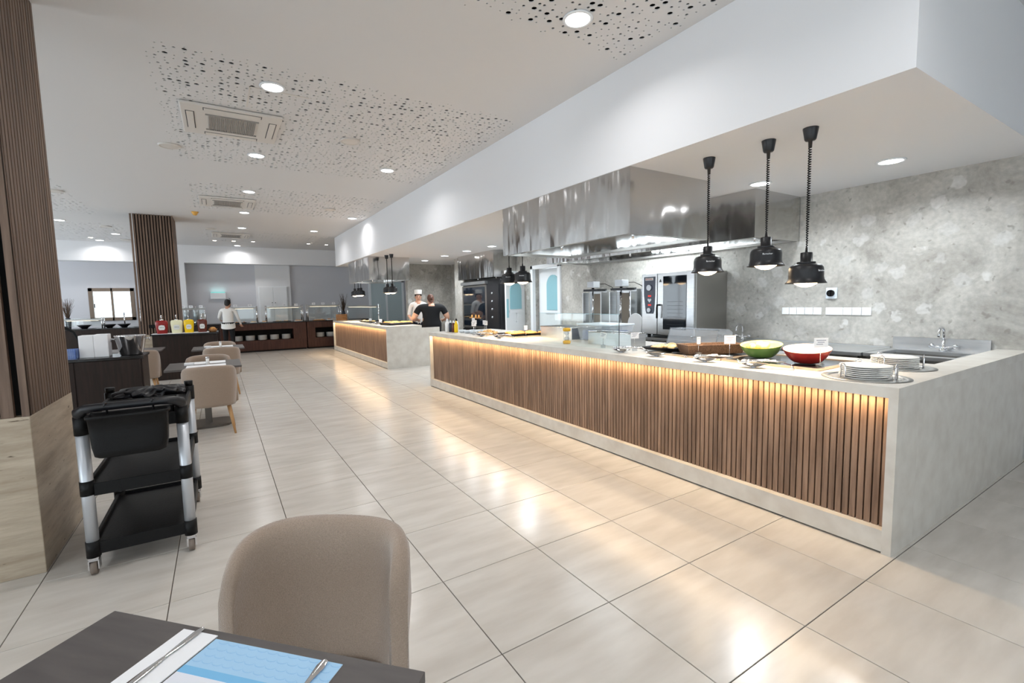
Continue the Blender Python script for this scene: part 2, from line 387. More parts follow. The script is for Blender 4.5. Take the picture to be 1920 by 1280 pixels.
# ceiling with perforated acoustic fields (real holes into the dark void above)
PATCH = [(-.38, 3.02, -.2, 2.95, .062), (-.38, 3.02, 4.42, 7.72, .062), (-.36, 3.02, 8.95, 11.4, .07), (-.36, 3.02, 14.3, 16.75, .09),
         (-4.6, -1.92, 9.7, 13.1, .085), (-4.9, -1.75, 14.15, 18.0, .10)]
xs = sorted({X0, X1}|{p[0] for p in PATCH}|{p[1] for p in PATCH}); ys = sorted({Y0, Y1}|{p[2] for p in PATCH}|{p[3] for p in PATCH})
b = MB()
for xa, xb in zip(xs, xs[1:]):
    for ya, yb in zip(ys, ys[1:]):
        mx_, my_ = (xa+xb)/2, (ya+yb)/2
        if any(p[0] < mx_ < p[1] and p[2] < my_ < p[3] for p in PATCH): continue
        b.box(xa, xb, ya, yb, ZC, ZC+.02)
ceiling = struct(b.build('ceiling', 'ceiling'))
for (xa, xb, ya, yb, c) in PATCH:
    b = MB(); nx, ny = round((xb-xa)/c), round((yb-ya)/c); cx, cy = (xb-xa)/nx, (yb-ya)/ny
    nseg = 8 if c < .08 else 4
    for i in range(nx):
        for j in range(ny):
            x, y = xa+i*cx, ya+j*cy
            edge = min(i, j, nx-1-i, ny-1-j)
            q = rnd.random(); s_ = c/.062
            r = .020*s_ if q < .13 else (.0115*s_ if q < .45 else (.0065*s_ if q < .93 else 0))
            if edge == 0 and rnd.random() < .6: r = 0
            if edge == 0: r = min(r, .0065)
            if r == 0:
                b.add([(x, y, ZC), (x, y+cy, ZC), (x+cx, y+cy, ZC), (x+cx, y, ZC)], [(0, 1, 2, 3)]); continue
            m_ = r+.003
            hx, hy = rnd.uniform(x+m_, x+cx-m_), rnd.uniform(y+m_, y+cy-m_)
            X_, Y_ = x+cx, y+cy
            if nseg == 8: ring = [(X_, hy), (X_, Y_), (hx, Y_), (x, Y_), (x, hy), (x, y), (hx, y), (X_, y)]; a0 = 0
            else: ring = [(X_, Y_), (x, Y_), (x, y), (X_, y)]; a0 = PI/4
            hole = [(hx+r*math.cos(a0+2*PI*k/nseg), hy+r*math.sin(a0+2*PI*k/nseg)) for k in range(nseg)]
            v = [(p[0], p[1], ZC) for p in ring]+[(p[0], p[1], ZC) for p in hole]+[(p[0], p[1], ZC+.006) for p in hole]
            fs = []
            for k in range(nseg):
                k2 = (k+1) % nseg; fs += [(k2, k, nseg+k, nseg+k2), (nseg+k2, nseg+k, 2*nseg+k, 2*nseg+k2)]
            b.add(v, fs)
    o = b.build('perforated_panel', 'ceiling', ceiling); o['kind'] = 'stuff'
# unseen black slab, added to keep sky light out of the ceiling void
b = MB(); b.box(X0-.2, X1+.2, Y0-.2, Y1+.3, 3.72, 3.86); struct(b.build('ceiling_light_block', 'black_back'))
# access hatch outline next to the first cassette
h = struct(MB().build('trim_1', 'ceiling')); h.data.clear_geometry()
bb = MB()
for a in ((.36, .372, 4.95, 5.45), (.36, .86, 4.95, 4.962)): bb.box(a[0], a[1], a[2], a[3], ZC-.003, ZC+.001)
bpy.data.objects.remove(h); struct(bb.build('trim_1', 'ac'))

# walls
b = MB(); b.box(3.06, 7.2, .985, 14.74, ZK, ZC+.15); bulk = struct(b.build('wall_bulkhead', 'plaster'))
def wall_with_openings(name, axis, at, th, a0, a1, z0, z1, holes, material):
    b = MB(); xs_ = sorted({a0, a1}|{q for h_ in holes for q in h_[:2]}); zs = sorted({z0, z1}|{q for h_ in holes for q in h_[2:]})
    for xa, xb in zip(xs_, xs_[1:]):
        for za, zb in zip(zs, zs[1:]):
            mx_, mz = (xa+xb)/2, (za+zb)/2
            if any(h_[0] < mx_ < h_[1] and h_[2] < mz < h_[3] for h_ in holes): continue
            if axis == 'y': b.box(xa, xb, at, at+th, za, zb)
            else: b.box(at, at+th, xa, xb, za, zb)
    return struct(b.build(name, material))
wall_with_openings('wall_back', 'y', Y0-.2, .2, X0, X1, -.1, 3.8, [(a, b_, .5, 2.7) for a, b_ in WIN_BACK], 'plaster')
wall_with_openings('wall_left', 'x', X0-.2, .2, Y0, Y1, -.1, 3.8, [(a, b_, .5, 2.7) for a, b_ in WIN_LEFT], 'plaster')
WF = (-3.27, -2.19, 1.10, 2.09)
wall_with_openings('wall_far', 'y', Y1, .2, X0, X1, -.1, 3.8, [WF, (5.04, 6.45, 0, 2.38)], 'greywall')
b = MB(); b.box(X0, 5.0, 18.12, 18.6, 2.87, ZC); b.box(-1.02, -.83, 18.12, 18.6, 0, 2.87); struct(b.build('wall_far_bulkhead', 'plaster'))
b = MB(); b.box(1.14, 2.24, 18.5, 18.6, 0, 2.87); struct(b.build('wall_far_niche', 'plaster'))
b = MB(); b.box(7.0, 7.2, Y0, .98, -.1, 3.8); b.box(7.0, 7.2, 13.2, Y1, -.1, 3.8); b.box(5.98, 7.0, .78, .985, 0, 3.5); struct(b.build('wall_right', 'plaster'))
DOOR = (7.43, 8.33, 0, 2.14)
wall_with_openings('wall_kitchen', 'x', 5.8, .35, .985, 11.4, 0, 2.62, [DOOR], 'stone')
b = MB(); b.box(6.1, 6.3, 11.4, 13.2, 0, 2.62); b.box(5.8, 6.3, 11.3, 11.42, 0, 2.62); b.box(4.72, 6.3, 13.2, 13.4, 0, 2.62); struct(b.build('wall_kitchen_end', 'stone'))
b = MB(); b.box(5.36, 5.82, 10.82, 11.36, 0, 2.59); struct(b.build('wall_pilaster', 'stone'))
# windows behind the viewer and in the far wall
wn = 1
for k, (a, b_) in enumerate(WIN_BACK+WIN_LEFT):
    m = MB(); f = .06
    for (p, q, r, s_) in ((a, b_, .5, .5+f), (a, b_, 2.7-f, 2.7), (a, a+f, .5, 2.7), (b_-f, b_, .5, 2.7), ((a+b_)/2-.03, (a+b_)/2+.03, .5, 2.7)):
        if k < 3: m.box(p, q, Y0-.14, Y0-.07, r, s_)
        else: m.box(X0-.14, X0-.07, p, q, r, s_)
    o = struct(m.build('window_%d' % wn, 'brownframe')); wn += 1
    m = MB()
    if k < 3: m.box(a, b_, Y0-.11, Y0-.10, .5, 2.7)
    else: m.box(X0-.11, X0-.10, a, b_, .5, 2.7)
    m.build('window_pane', 'glass', o)
x0, x1, z0, z1 = WF; m = MB(); f = .10
for (p, q, r, s_) in ((x0, x1, z0, z0+f), (x0, x1, z1-f, z1), (x0, x0+f, z0, z1), (x1-f, x1, z0, z1), ((x0+x1)/2-.025, (x0+x1)/2+.025, z0, z1)): m.box(p, q, 18.57, 18.68, r, s_)
wf = struct(m.build('window_%d' % wn, 'brownframe', bevel=.006))
for a, b_ in ((x0+f, (x0+x1)/2), ((x0+x1)/2, x1-f)): MB().box(a, b_, 18.63, 18.64, z0+f, z1-f).build('window_pane', 'glass', wf)
MB().box(x0+.12, x0+.14, 18.545, 18.57, 1.5, 1.62).build('window_handle', 'blackmetal', wf)
# double door in the far wall niche
d = struct(MB().box(1.21, 2.13, 18.47, 18.5, 0, 2.14).build('door_1', 'white'))
for a, b_ in ((1.235, 1.665), (1.675, 2.105)): MB().box(a, b_, 18.45, 18.475, .02, 2.11).build('door_leaf', 'whiteplastic', d, bevel=.004)
for x in (1.62, 1.72):
    MB().box(x-.012, x+.012, 18.415, 18.45, 1.55, 1.575).build('door_handle', 'blackmetal', d)
# glazed door far behind the island
d = struct(MB().box(5.04, 5.12, 18.52, 18.62, 0, 2.38).box(6.37, 6.45, 18.52, 18.62, 0, 2.38).box(5.04, 6.45, 18.52, 18.62, 2.3, 2.38).box(5.7, 5.77, 18.54, 18.6, 0, 2.3).build('door_2', 'white'))
for a, b_ in ((5.12, 5.7), (5.77, 6.37)): MB().box(a, b_, 18.56, 18.58, .05, 2.3).build('door_pane', 'paleglass', d)
# white kitchen door with arched light, set in its frame
def arch(y0, y1, z0, z1, n=12):
    r = (y1-y0)/2; c = (y0+y1)/2
    return [(y0, z0), (y1, z0)]+[(c+r*math.cos(PI*k/n), z1-r+r*math.sin(PI*k/n)) for k in range(n+1)]
d = struct(MB().box(5.76, 5.84, 7.36, 7.45, 0, 2.2).box(5.76, 5.84, 8.31, 8.4, 0, 2.2).box(5.76, 5.84, 7.36, 8.4, 2.12, 2.2).build('door_3', 'white', bevel=.008))
MB().box(5.93, 5.98, 7.45, 8.31, 0, 2.12).build('door_leaf', 'white', d)
MB().prism(arch(7.58, 8.0, 1.25, 1.98), 5.905, 5.93, 'x').build('arched_glazing', 'blueglass', d)
MB().box(5.90, 5.935, 7.52, 8.06, 1.19, 1.24).build('glazing_sill', 'white', d)
d = struct(MB().box(-.30, .33, -.02, .02, .02, 2.1).build('door_4', 'white', bevel=.005)); d.location = (5.48, 8.6, 0); d.rotation_euler = (0, 0, .30)
MB().prism(arch(-.18, .2, 1.28, 1.86), -.034, -.02, 'y').build('arched_glazing', 'blueglass', d)
MB().box(-.22, .24, -.045, -.02, 1.2, 1.25).build('glazing_sill', 'white', d)
MB().box(-.29, -.23, -.03, -.02, 1.1, 1.5).build('push_plate', 'blueglass', d)
MB().tube([(.02, -.02, 1.0), (.02, -.055, 1.0), (.02, -.055, 1.18), (.02, -.02, 1.18)], .009).build('door_handle', 'whiteplastic', d)

# ================================================================== COLUMNS
def column(x0, x1, y0, y1, label, pw, nr, slat_front):
    t = thing('clad_column', label, 'column', (x1, y0, 0))
    MB((x1, y0, 0)).box(x0, x1, y0, y1, 0, .885).build('stone_base', 'trav', t, bevel=.004)
    MB((x1, y0, 0)).box(x0+.07, x1-.03, y0+.07, y1-.03, .885, ZC).build('core', 'black_back', t)
    pr = (y1-y0)/nr; m = MB(); m.box(-.03, 0, .0, pr*.74, .885, ZC-.002); s0 = m.build('slat', 'colwood', t)
    for k in range(nr):
        o = s0 if k == 0 else s0.copy()
        if k: COL.objects.link(o); o.parent = t
        o.location = (0, k*pr+.004, 0)
    s0 = None; x = x1-x0-.03
    m = MB(); m.box(0, .03, 0, .03, .885, ZC-.002); c0 = m.build('slat', 'colwood', t); c0.location = (-.03, 0, 0)
    k = 0
    while x > .06:
        gap_ = slat_front[k % len(slat_front)]; x -= gap_
        if s0 is None: s0 = o = MB().box(0, pw, 0, .03, .885, ZC-.002).build('slat', 'colwood', t)
        else: o = s0.copy(); COL.objects.link(o); o.parent = t
        x -= pw; o.location = (x-(x1-x0), 0, 0); k += 1
    return t
column(-1.66, -.9, 3.49, 4.34, 'slatted wooden column on a stone base beside the black trolley', .05, 17, (.03, .012))
c2 = column(-1.47, -.72, 12.56, 13.4, 'slatted wooden column rising behind the sauce dispensers', .031, 17, (.019,))
MB().box(-.56, -.46, -.03, 0, 1.03, 1.10).build('socket_box', 'blackplastic', c2)

# ================================================================== COUNTERS
def make_counter(name, label, x0, x1, y0, y1, wells=()):
    t = thing(name, label, 'counter', (x0, y0, 0)); O = (x0, y0, 0); top, sl = .945, .885
    m = MB(O); ywell = max([w_[1]+w_[2]+.04 for w_ in wells], default=y0)
    if wells:
        xc_ = (wells[0][0]+wells[1][0])/2
        for (cx, cy, r), (xa, xb) in zip(wells, ((x0, xc_), (xc_, x1))): m.holeplate(xa, xb, y0, ywell, sl, top, cx, cy, r)
    m.box(x0, x1, ywell, y1, sl, top); m.build('countertop', 'quartz', t)
    MB(O).box(x0, x0+.3, y0, y0+.045, 0, sl).build('frame_leg', 'quartz', t)
    MB(O).box(x0, x0+.3, y1-.045, y1, 0, sl).build('frame_leg', 'quartz', t)
    MB(O).box(x0, x0+.25, y0+.045, y1-.045, .012, .134).build('plinth', 'quartz', t)
    MB(O).box(x0+.08, x0+.1, y0+.045, y1-.045, .134, sl).build('slat_backing', 'black_back', t)
    MB(O).box(x0+.1, x1, y0+.045, y1, .0, .62 if wells else sl).build('carcass', 'black_back', t)
    p = .0377; n = int((y1-y0-.09)/p); p = (y1-y0-.09)/n
    s0 = MB().box(0, .026, 0, p*.77, .134, sl-.004).build('slat', 'wood', t)
    for k in range(n):
        o = s0 if k == 0 else s0.copy()
        if k: COL.objects.link(o); o.parent = t
        o.location = (.054, .045+k*p+p*.11, 0)
    L = y1-y0-.12; yc = (y1-y0)/2
    MB().box(.004, .018, .06, y1-y0-.06, sl-.0006, sl+.004).build('led_strip', 'led', t)
    light('counter_led', 'AREA', (.011, yc, sl-.008), (.12, 0, -1), LED_W*.5*L/6.4, (1, .72, .40), t, size=.02, size_y=L, shape='RECTANGLE', along=(0, 1, 0))
    return t
WELLS = ((3.335, 1.245, .185), (3.93, 1.30, .185))
ctr = make_counter('buffet_counter', 'long white stone buffet counter with walnut slats under the three near heat lamps', XC, 4.3, .985, 7.6, WELLS)
MB(ctr.location).box(3.36, 5.8, .985, 1.03, 0, .885).build('side_panel', 'quartz', ctr)
MB(ctr.location).box(4.3, 5.8, .985, 1.19, .885, .945).build('return_top', 'quartz', ctr)
ct2 = make_counter('buffet_counter', 'white stone buffet counter with walnut slats in front of the two cooks', 3.1, 3.92, 10.14, 15.8)
MB(ct2.location).box(3.4, 4.36, 10.14, 10.19, 0, .885).build('side_panel', 'quartz', ct2)

# ================================================================== HOODS
def hood(label, x0, x1, y0, y1, z0, z1, lamp=0):
    t = thing('extractor_hood', label, 'hood', (x0, y0, z0)); O = (x0, y0, z0); th = .012
    MB(O).box(x0, x0+th, y0, y1, z0, z1).build('front_panel', 'hood', t)
    MB(O).box(x1-th, x1, y0, y1, z0, z1).build('rear_panel', 'hood', t)
    MB(O).box(x0+th, x1-th, y0, y0+th, z0, z1).build('end_panel', 'hood', t)
    MB(O).box(x0+th, x1-th, y1-th, y1, z0, z1).build('end_panel', 'hood', t)
    MB(O).box(x0+th, x1-th, y0+th, y1-th, z0+.2, z0+.22).build('filter_panel', 'flatsteel', t)
    m = MB(O)
    for a in ((x0+th, x0+.05, y0+th, y1-th), (x1-.05, x1-th, y0+th, y1-th), (x0+.05, x1-.05, y0+th, y0+.05), (x0+.05, x1-.05, y1-.05, y1-th)): m.box(a[0], a[1], a[2], a[3], z0, z0+.03)
    m.build('drip_channel', 'flatsteel', t)
    if lamp:
        yc = (y0+y1)/2; MB(O).box((x0+x1)/2-.06, (x0+x1)/2+.06, yc-.6, yc+.6, z0+.16, z0+.2).build('hood_lamp', 'hoodlens', t)
        light('hood_light', 'AREA', ((x1-x0)/2, (y1-y0)/2, .15), (0, 0, -1), lamp, (.88, .96, 1), t, size=.12, size_y=1.2, shape='RECTANGLE', along=(0, 1, 0))
    for y in (y0+.05, (y0+y1)/2):
        MB(O).cyl((x0+.09, y), .012, z0-.035, z0+.03, 10).build('drain_tap', 'chrome', t)
    return t
hood('large polished steel hood above the glass guard of the long counter', 3.07, 4.16, 2.93, 5.06, 2.02, ZK, 5)
hood('boxy steel hood fixed to the stone wall over the combi oven', 4.88, 5.79, 2.88, 6.6, 2.08, ZK, 20)
hood('polished steel hood over the far counter by the cooks', 3.11, 4.12, 11.35, 13.4, 2.03, ZK, 4)
hood('polished steel hood over the glass fronted rotisserie', 5.2, 5.79, 9.0, 10.8, 2.0, ZK)

# ================================================================== LIGHTS IN THE CEILINGS
dl = thing('downlight', 'round white recessed downlight in the main ceiling', 'light', (0, 0, ZC), 0, 'downlights in the main ceiling')
MB().lathe([(.085, 0), (.105, -.001), (.108, -.008), (.088, -.012), (.085, -.002)], 28).build('trim_ring', 'white', dl)
MB().lathe([(.0001, -.009), (.086, -.009), (.086, -.001)], 28).build('lens', 'lens', dl)
def put_lights(proto, spots, watt, labels=(), color=(1, .985, .975), z=ZC, radius=.08):
    base = proto['label']
    for k, (x, y) in enumerate(spots):
        o = proto if k == 0 else copy_tree(proto)
        o.location = (x, y, z)
        if k < len(labels) and labels[k]: o['label'] = labels[k]
        elif k: o['label'] = base
        light('downlight_beam', 'AREA', (x, y, z-.02), (0, 0, -1), watt, color, size=radius*2, spread=2.6)
put_lights(dl, [(2.275, 2.67), (.54, 4.86), (.55, 7.11), (.575, 9.38), (.59, 11.48), (.63, 13.73), (.65, 17.72), (2.256, 7.0), (2.74, 11.2), (2.3, 13.56),
                (-2.84, 14.11), (-2.17, 16.11), (-2.76, 17.75), (.54, 2.6), (.54, .3), (2.27, .3), (-2.4, 1.2), (-2.4, 5.5), (-2.4, 9.8)], DOWN_W, [
    'round recessed downlight in the perforated field against the bulkhead', 'round recessed downlight by the access hatch of the first air conditioner', 'round recessed downlight just past the first air conditioner',
    'round recessed downlight just before the second air conditioner', 'round recessed downlight just past the second air conditioner', 'round recessed downlight just before the third air conditioner',
    'round recessed downlight washing the white bulkhead above the cupboard doors', 'round recessed downlight at the corner of the perforated field, near the bulkhead', 'round recessed downlight close to the bulkhead above the gap between the counters',
    'round recessed downlight close to the bulkhead above the far counter', 'round recessed downlight between the two slatted columns', 'round recessed downlight beside the far slatted column', 'round recessed downlight washing the white bulkhead above the window'])
kl = thing('downlight', 'round white recessed downlight in the lowered kitchen ceiling', 'light', (0, 0, ZK), 0, 'downlights in the kitchen ceiling')
for ch in dl.children:
    c = ch.copy(); COL.objects.link(c); c.parent = kl
put_lights(kl, [(4.97, 1.74), (4.72, 2.74), (4.84, 8.43), (4.77, 9.43), (4.75, 10.59), (4.78, 11.96), (4.6, 6.9)], KDOWN_W, ['round recessed downlight in the kitchen ceiling nearest the bare stone wall', 'round recessed downlight glaring at the corner of the wall hood'], (.88, .95, 1), ZK)
sp = thing('mini_spotlight', 'tiny glowing spotlight in the ceiling above the back buffet', 'light', (0, 0, ZC), 0, 'mini spotlights over the back buffet')
MB().lathe([(.0001, -.006), (.03, -.006), (.045, -.004), (.045, 0)], 14).build('spot_lens', 'spot', sp)
for k, (x, y) in enumerate([(-2.86, 17.2), (.03, 16.69), (.52, 16.61), (1.03, 16.53), (2.6, 16.45), (3.16, 16.5)]):
    o = sp if k == 0 else copy_tree(sp); o.location = (x, y, ZC)
# air conditioning cassettes
def cassette(x, y, label):
    t = thing('air_conditioner', label, 'air conditioner', (x, y, ZC-.003)); s_ = .45
    m = MB(); m.box(-s_, s_, -s_, s_, -.028, 0); m.build('fascia', 'ac', t, bevel=.012)
    m = MB()
    for k in range(26): a = -.21+k*.42/25; m.box(a-.004, a+.004, -.22, .22, -.037, -.028)
    m.box(-.24, .24, -.24, -.22, -.037, -.028); m.box(-.24, .24, .22, .24, -.037, -.028)
    m.build('grille', 'grille', t)
    for a in ((-.25, .25, -.40, -.34), (-.25, .25, .34, .40), (-.40, -.34, -.25, .25), (.34, .40, -.25, .25)):
        fl = MB().box(a[0], a[1], a[2], a[3], -.034, -.028).build('air_flap', 'ac', t, bevel=.003)
        q = .008; MB().box(a[0]-q, a[1]+q, a[2]-q, a[3]+q, -.0295, -.0275).build('flap_gap', 'darksteel', fl)
    return t
cassette(.25, 6.0, 'square ceiling air conditioner beside the access hatch')
cassette(.27, 10.48, 'square ceiling air conditioner near the amber ceiling sensor')
cassette(.42, 15.2, 'square ceiling air conditioner above the back buffet')
sk = thing('ceiling_speaker', 'flat round loudspeaker grille set in the perforated ceiling', 'speaker', (0, 0, ZC), 0, 'round ceiling loudspeakers')
MB().lathe([(.0001, -.016), (.085, -.016), (.1, -.012), (.104, -.02), (.115, -.016), (.118, 0)], 28).build('speaker_grille', 'ac', sk)
for k, (x, y) in enumerate([(1.48, 5.97), (-.38, 7.17), (2.085, 10.36), (-2.17, 10.71), (-2.16, 14.76), (-2.13, 17.36), (-.04, 14.2)]):
    o = sk if k == 0 else copy_tree(sk); o.location = (x, y, ZC)
dt = thing('ceiling_sensor', 'small amber domed sensor under the white ceiling', 'sensor', (-.29, 11.84, ZC))
MB().lathe([(.0001, -.075), (.03, -.07), (.045, -.04), (.06, -.02), (.065, 0)], 16).build('sensor_body', 'orange', dt)

# ================================================================== HEAT LAMPS
def heat_lamp(x, y, zb, label, group, big=True, txt=0):
    t = thing('heat_lamp', label, 'heat lamp', (x, y, zb), 0, group)
    MB().lathe([(.03, .138), (.066, .136), (.092, .128), (.104, .112), (.108, .09), (.108, .045), (.112, .026), (.122, .010), (.128, .003), (.128, 0), (.122, .002), (.108, .02), (.102, .045), (.100, .1), (.08, .122), (.03, .13)], 36).build('shade', 'blackmetal', t)
    MB().lathe([(.058, .134), (.058, .15), (.037, .151), (.037, .212), (.034, .216), (.010, .218), (.007, .25)], 24).build('socket', 'blackmetal', t)
    MB().lathe([(.0001, -.026), (.03, -.022), (.062, -.006), (.08, .012), (.082, .04), (.045, .09)], 24).build('bulb', 'bulb', t)
    top = ZK-zb; z0 = .235; n = 14 if big else 8
    za = top-.125; turns = int((za-z0)/.016)
    if big:
        pts = []
        for i in range(turns*8+1):
            a = 2*PI*i/8; u = i/(turns*8); rr = .0085 if u > .35 else .0085*(.35+u*1.85)
            pts.append((rr*math.cos(a), rr*math.sin(a), z0+(za-z0)*u))
        MB().tube(pts, .0038, 5).build('coiled_cord', 'blackplastic', t)
    else: MB().tube([(0, 0, z0), (0, 0, za)], .009, 6).build('coiled_cord', 'blackplastic', t)
    MB().lathe([(.011, top-.13), (.013, top-.085), (.03, top-.083), (.036, top-.075), (.048, top-.004), (.048, top)], 20).build('ceiling_canopy', 'blackmetal', t)
    if txt:
        a = txt; m = Matrix.Rotation(a, 4, 'Z') @ Matrix.Translation((0, -.1095, .085)) @ FACE_NY
        lettering('Bartscher', .017, 'white', t, m)
    light('heat_beam', 'SPOT', (x, y, zb-.04), (0, 0, -1), HEAT_W, (1, .76, .50))
    return t
for x, y, z, a in ((3.49, 2.46, 1.66, -.75), (3.50, 1.975, 1.675, -.95), (3.505, 1.69, 1.535, -.15)):
    heat_lamp(x, y, z, {2.46: 'black pendant heat lamp over the roasting tin', 1.975: 'black pendant heat lamp over the green bowl', 1.69: 'black pendant heat lamp hanging lowest, over the red bowl'}[y], 'heat lamps over the long counter', True, a)
for x, y in ((3.475, 5.58), (3.475, 5.24)): heat_lamp(x, y, 1.70, 'black pendant heat lamp over the tray of golden pastries', 'heat lamps over the long counter', True, -.7)
for x, y in ((3.475, 14.3), (3.475, 13.9), (3.475, 13.6)): heat_lamp(x, y, 1.70, 'black pendant heat lamp in the cluster of three beyond the far hood', 'heat lamps over the far counter', False)
for x, y in ((3.44, 11.0), (3.46, 10.7)): heat_lamp(x, y, 1.70, 'black pendant heat lamp in the pair over the black roasting dish', 'heat lamps over the far counter', False)
for o in bpy.data.objects:
    if o.type == 'LIGHT' and o.data.type == 'SPOT': o.data.spot_size = 2.0; o.data.spot_blend = .8; o.data.shadow_soft_size = .05

# ================================================================== DINING TABLES AND CHAIRS
def make_chair():
    t = thing('tub_chair', 'taupe velvet tub chair', 'chair', (0, 0, 0), 0)
    TH = 1.42                                            # half opening angle of the wrap-around back
    def shell(u, v):
        a = -TH+2*TH*u                                   # 0 = middle of the back (+y)
        c = abs(a)/TH
        top = .335+max(.03, (.45-.03*c*c)*max(0, 1-c**8)**.28)
        # v runs bottom outside -> top outside -> over the roll -> down inside
        if v < .45: h = v/.45; out = 0
        elif v < .55: h = 1; out = (v-.45)/.1
        else: h = 1-(v-.55)/.45; out = 1
        z = .335+(top-.335)*h
        if .45 <= v <= .55: z += .018*math.sin(PI*(v-.45)/.1)
        sc = .90+.10*min(1, h*1.5)
        R = (.268*sc)-(.05*out if v > .45 else 0)
        endr = 1
        rr = R*endr
        sq = (abs(math.sin(a))**3.2+abs(math.cos(a))**3.2)**(-1/3.2)
        return (rr*sq*math.sin(a), rr*sq*math.cos(a)*.98, z)
    m = MB(); nu, nv = 45, 31
    m.grid(shell, nu, nv)
    for i in (0, nu-1):                                  # close the two arm fronts
        f = [j*nu+i for j in range(nv)]; m.f.append(tuple(f if i else reversed(f))); m.sm.append(True)
    f = [i for i in range(nu)]+[(nv-1)*nu+i for i in reversed(range(nu))]
    for i in range(nu-1): m.f.append((i, (nv-1)*nu+i, (nv-1)*nu+i+1, i+1)); m.sm.append(True)
    m.build('backrest', 'fabric', t)
    def seat(u, v):
        a = 2*PI*u; sq = (abs(math.sin(a))**3.6+abs(math.cos(a))**3.6)**(-1/3.6)
        pr = [(.02, .33), (.20, .33), (.21, .338), (.212, .355), (.206, .372), (.18, .382), (.12, .386), (.001, .387)]
        k = min(int(v*7.0001), 6); w_ = v*7-k; r = pr[k][0]*(1-w_)+pr[k+1][0]*w_; z = pr[k][1]*(1-w_)+pr[k+1][1]*w_
        return (r*sq*math.sin(a), r*sq*math.cos(a)-.03, z)
    m = MB(); m.grid(seat, 32, 15, cu=True); m.build('seat', 'fabric', t)
    for sx in (-1, 1):
        for sy in (-1, 1):
            m = MB(); m.tube([(sx*.165, sy*.15-.01, .34), (sx*.215, sy*.215-.01, 0)], [.021, .011], 12); m.build('leg', 'oak', t)
    return t
chair = make_chair()
def place_chair(x, y, rz, label, first=False):
    o = chair if first else copy_tree(chair)
    o.location = (x, y, 0); o.rotation_euler = (0, 0, rz); o['label'] = label; o['group'] = 'taupe tub chairs'
    return o
place_chair(.134, 1.287, -.607, 'taupe velvet tub chair at the table laid with a blue banded placemat', True)
place_chair(-.135, 6.37, PI, 'taupe tub chair with its back to the black trolley, pushed up to a laid table')
place_chair(-.16, 7.42, .0, 'taupe tub chair facing the trolley across the nearer of the laid tables behind it')
place_chair(.0, 9.12, PI, 'taupe tub chair with oak legs, pushed up to the laid table before the back buffet')
place_chair(-.02, 10.2, .0, 'taupe tub chair on the back buffet side of the laid table')
place_chair(-1.12, 9.5, PI, 'taupe tub chair under the bare grey table behind the serving station')
def make_table(x, y, rz, label, w=.76, d=.80):
    t = thing('dining_table', label, 'table', (x, y, 0), rz, 'grey dining tables')
    MB().box(-w/2, w/2, -d/2, d/2, .728, .75).build('table_top', 'laminate', t, bevel=.0015)
    MB().box(-.036, .036, -.036, .036, .02, .70).build('pedestal', 'darkbase', t, bevel=.004)
    MB().box(-.22, .22, -.22, .22, .70, .728).build('top_bracket', 'darkbase', t)
    pts = []
    for k in range(24):
        a = 2*PI*k/24; sq = (abs(math.sin(a))**4+abs(math.cos(a))**4)**(-1/4); pts.append((.25*sq*math.cos(a), .25*sq*math.sin(a)))
    MB().prism(pts, 0, .025).build('base_plate', 'darkbase', t, bevel=.004)
    return t
UT = Vector((.686, -.728, 0)); VT = Vector((.728, .686, 0))       # near table: along its chair edge / outwards
ntc = Vector((.021, 1.09, 0))-VT*.39
near_rz = math.atan2(UT.y, UT.x)
make_table(ntc.x, ntc.y, near_rz, 'grey laminate dining table laid with a blue banded placemat and cutlery', .79, .78)
make_table(-.185, 6.86, 0, 'grey laminate table with a white place setting, nearest the trolley')
make_table(-.04, 9.63, 0, 'grey laminate table with a white place setting, nearest the back buffet')
make_table(-1.24, 10.1, 0, 'grey laminate dining table behind the serving station')
# laid things on the near table: local frame x = UT, y = VT
def near_local(x, y):
    d_ = Vector((x, y, 0))-ntc; return d_.dot(UT), d_.dot(VT)
Tn = Matrix.Translation(ntc) @ Matrix.Rotation(near_rz, 4, 'Z')
def on_table(name, label, cat, mb, m, z=.7505):
    o = mb.build(name, m); o.matrix_world = Matrix.Translation((0, 0, z)) @ Tn; tag(o, label, cat); return o
ux0, _ = near_local(-.097, 1.215); ux1, _ = near_local(-.034, 1.143); mx1, _ = near_local(.178, .921)
nap = MB(); nap.box(ux0, ux1-.004, -.12, .375, 0, .0022)
on_table('napkin', 'white folded paper napkin strip beneath the knife', 'napkin', nap, 'paper')
pm = thing('placemat', 'white paper placemat with a pale blue scale border', 'placemat', ntc+Vector((0, 0, .7505)), near_rz)
MB().box(ux1, mx1, -.16, .367, 0, .001).build('mat_sheet', 'matwhite', pm)
MB().box(ux1, mx1, .295, .367, .001, .0014).build('scale_border', 'matblue', pm)
MB().box(ux1, mx1, .278, .295, .001, .0014).build('blue_band', 'matband', pm)
m = MB(); n = 12
for r_ in range(4):
    for k in range(n):
        cx = ux1+(mx1-ux1)*(k+.5+(.5 if r_ % 2 else 0))/(n+.5); cy = .303+r_*.017; w_ = (mx1-ux1)/(n+.5)/2*.92
        arc = [(cx+w_*math.cos(PI+PI*q/8), cy+.5*w_*math.sin(PI+PI*q/8)+.008) for q in range(9)]
        m.prism(arc+[(p[0], p[1]+.0016) for p in reversed(arc)], .0014, .0017)
m.build('scale_print', 'matscale', pm)
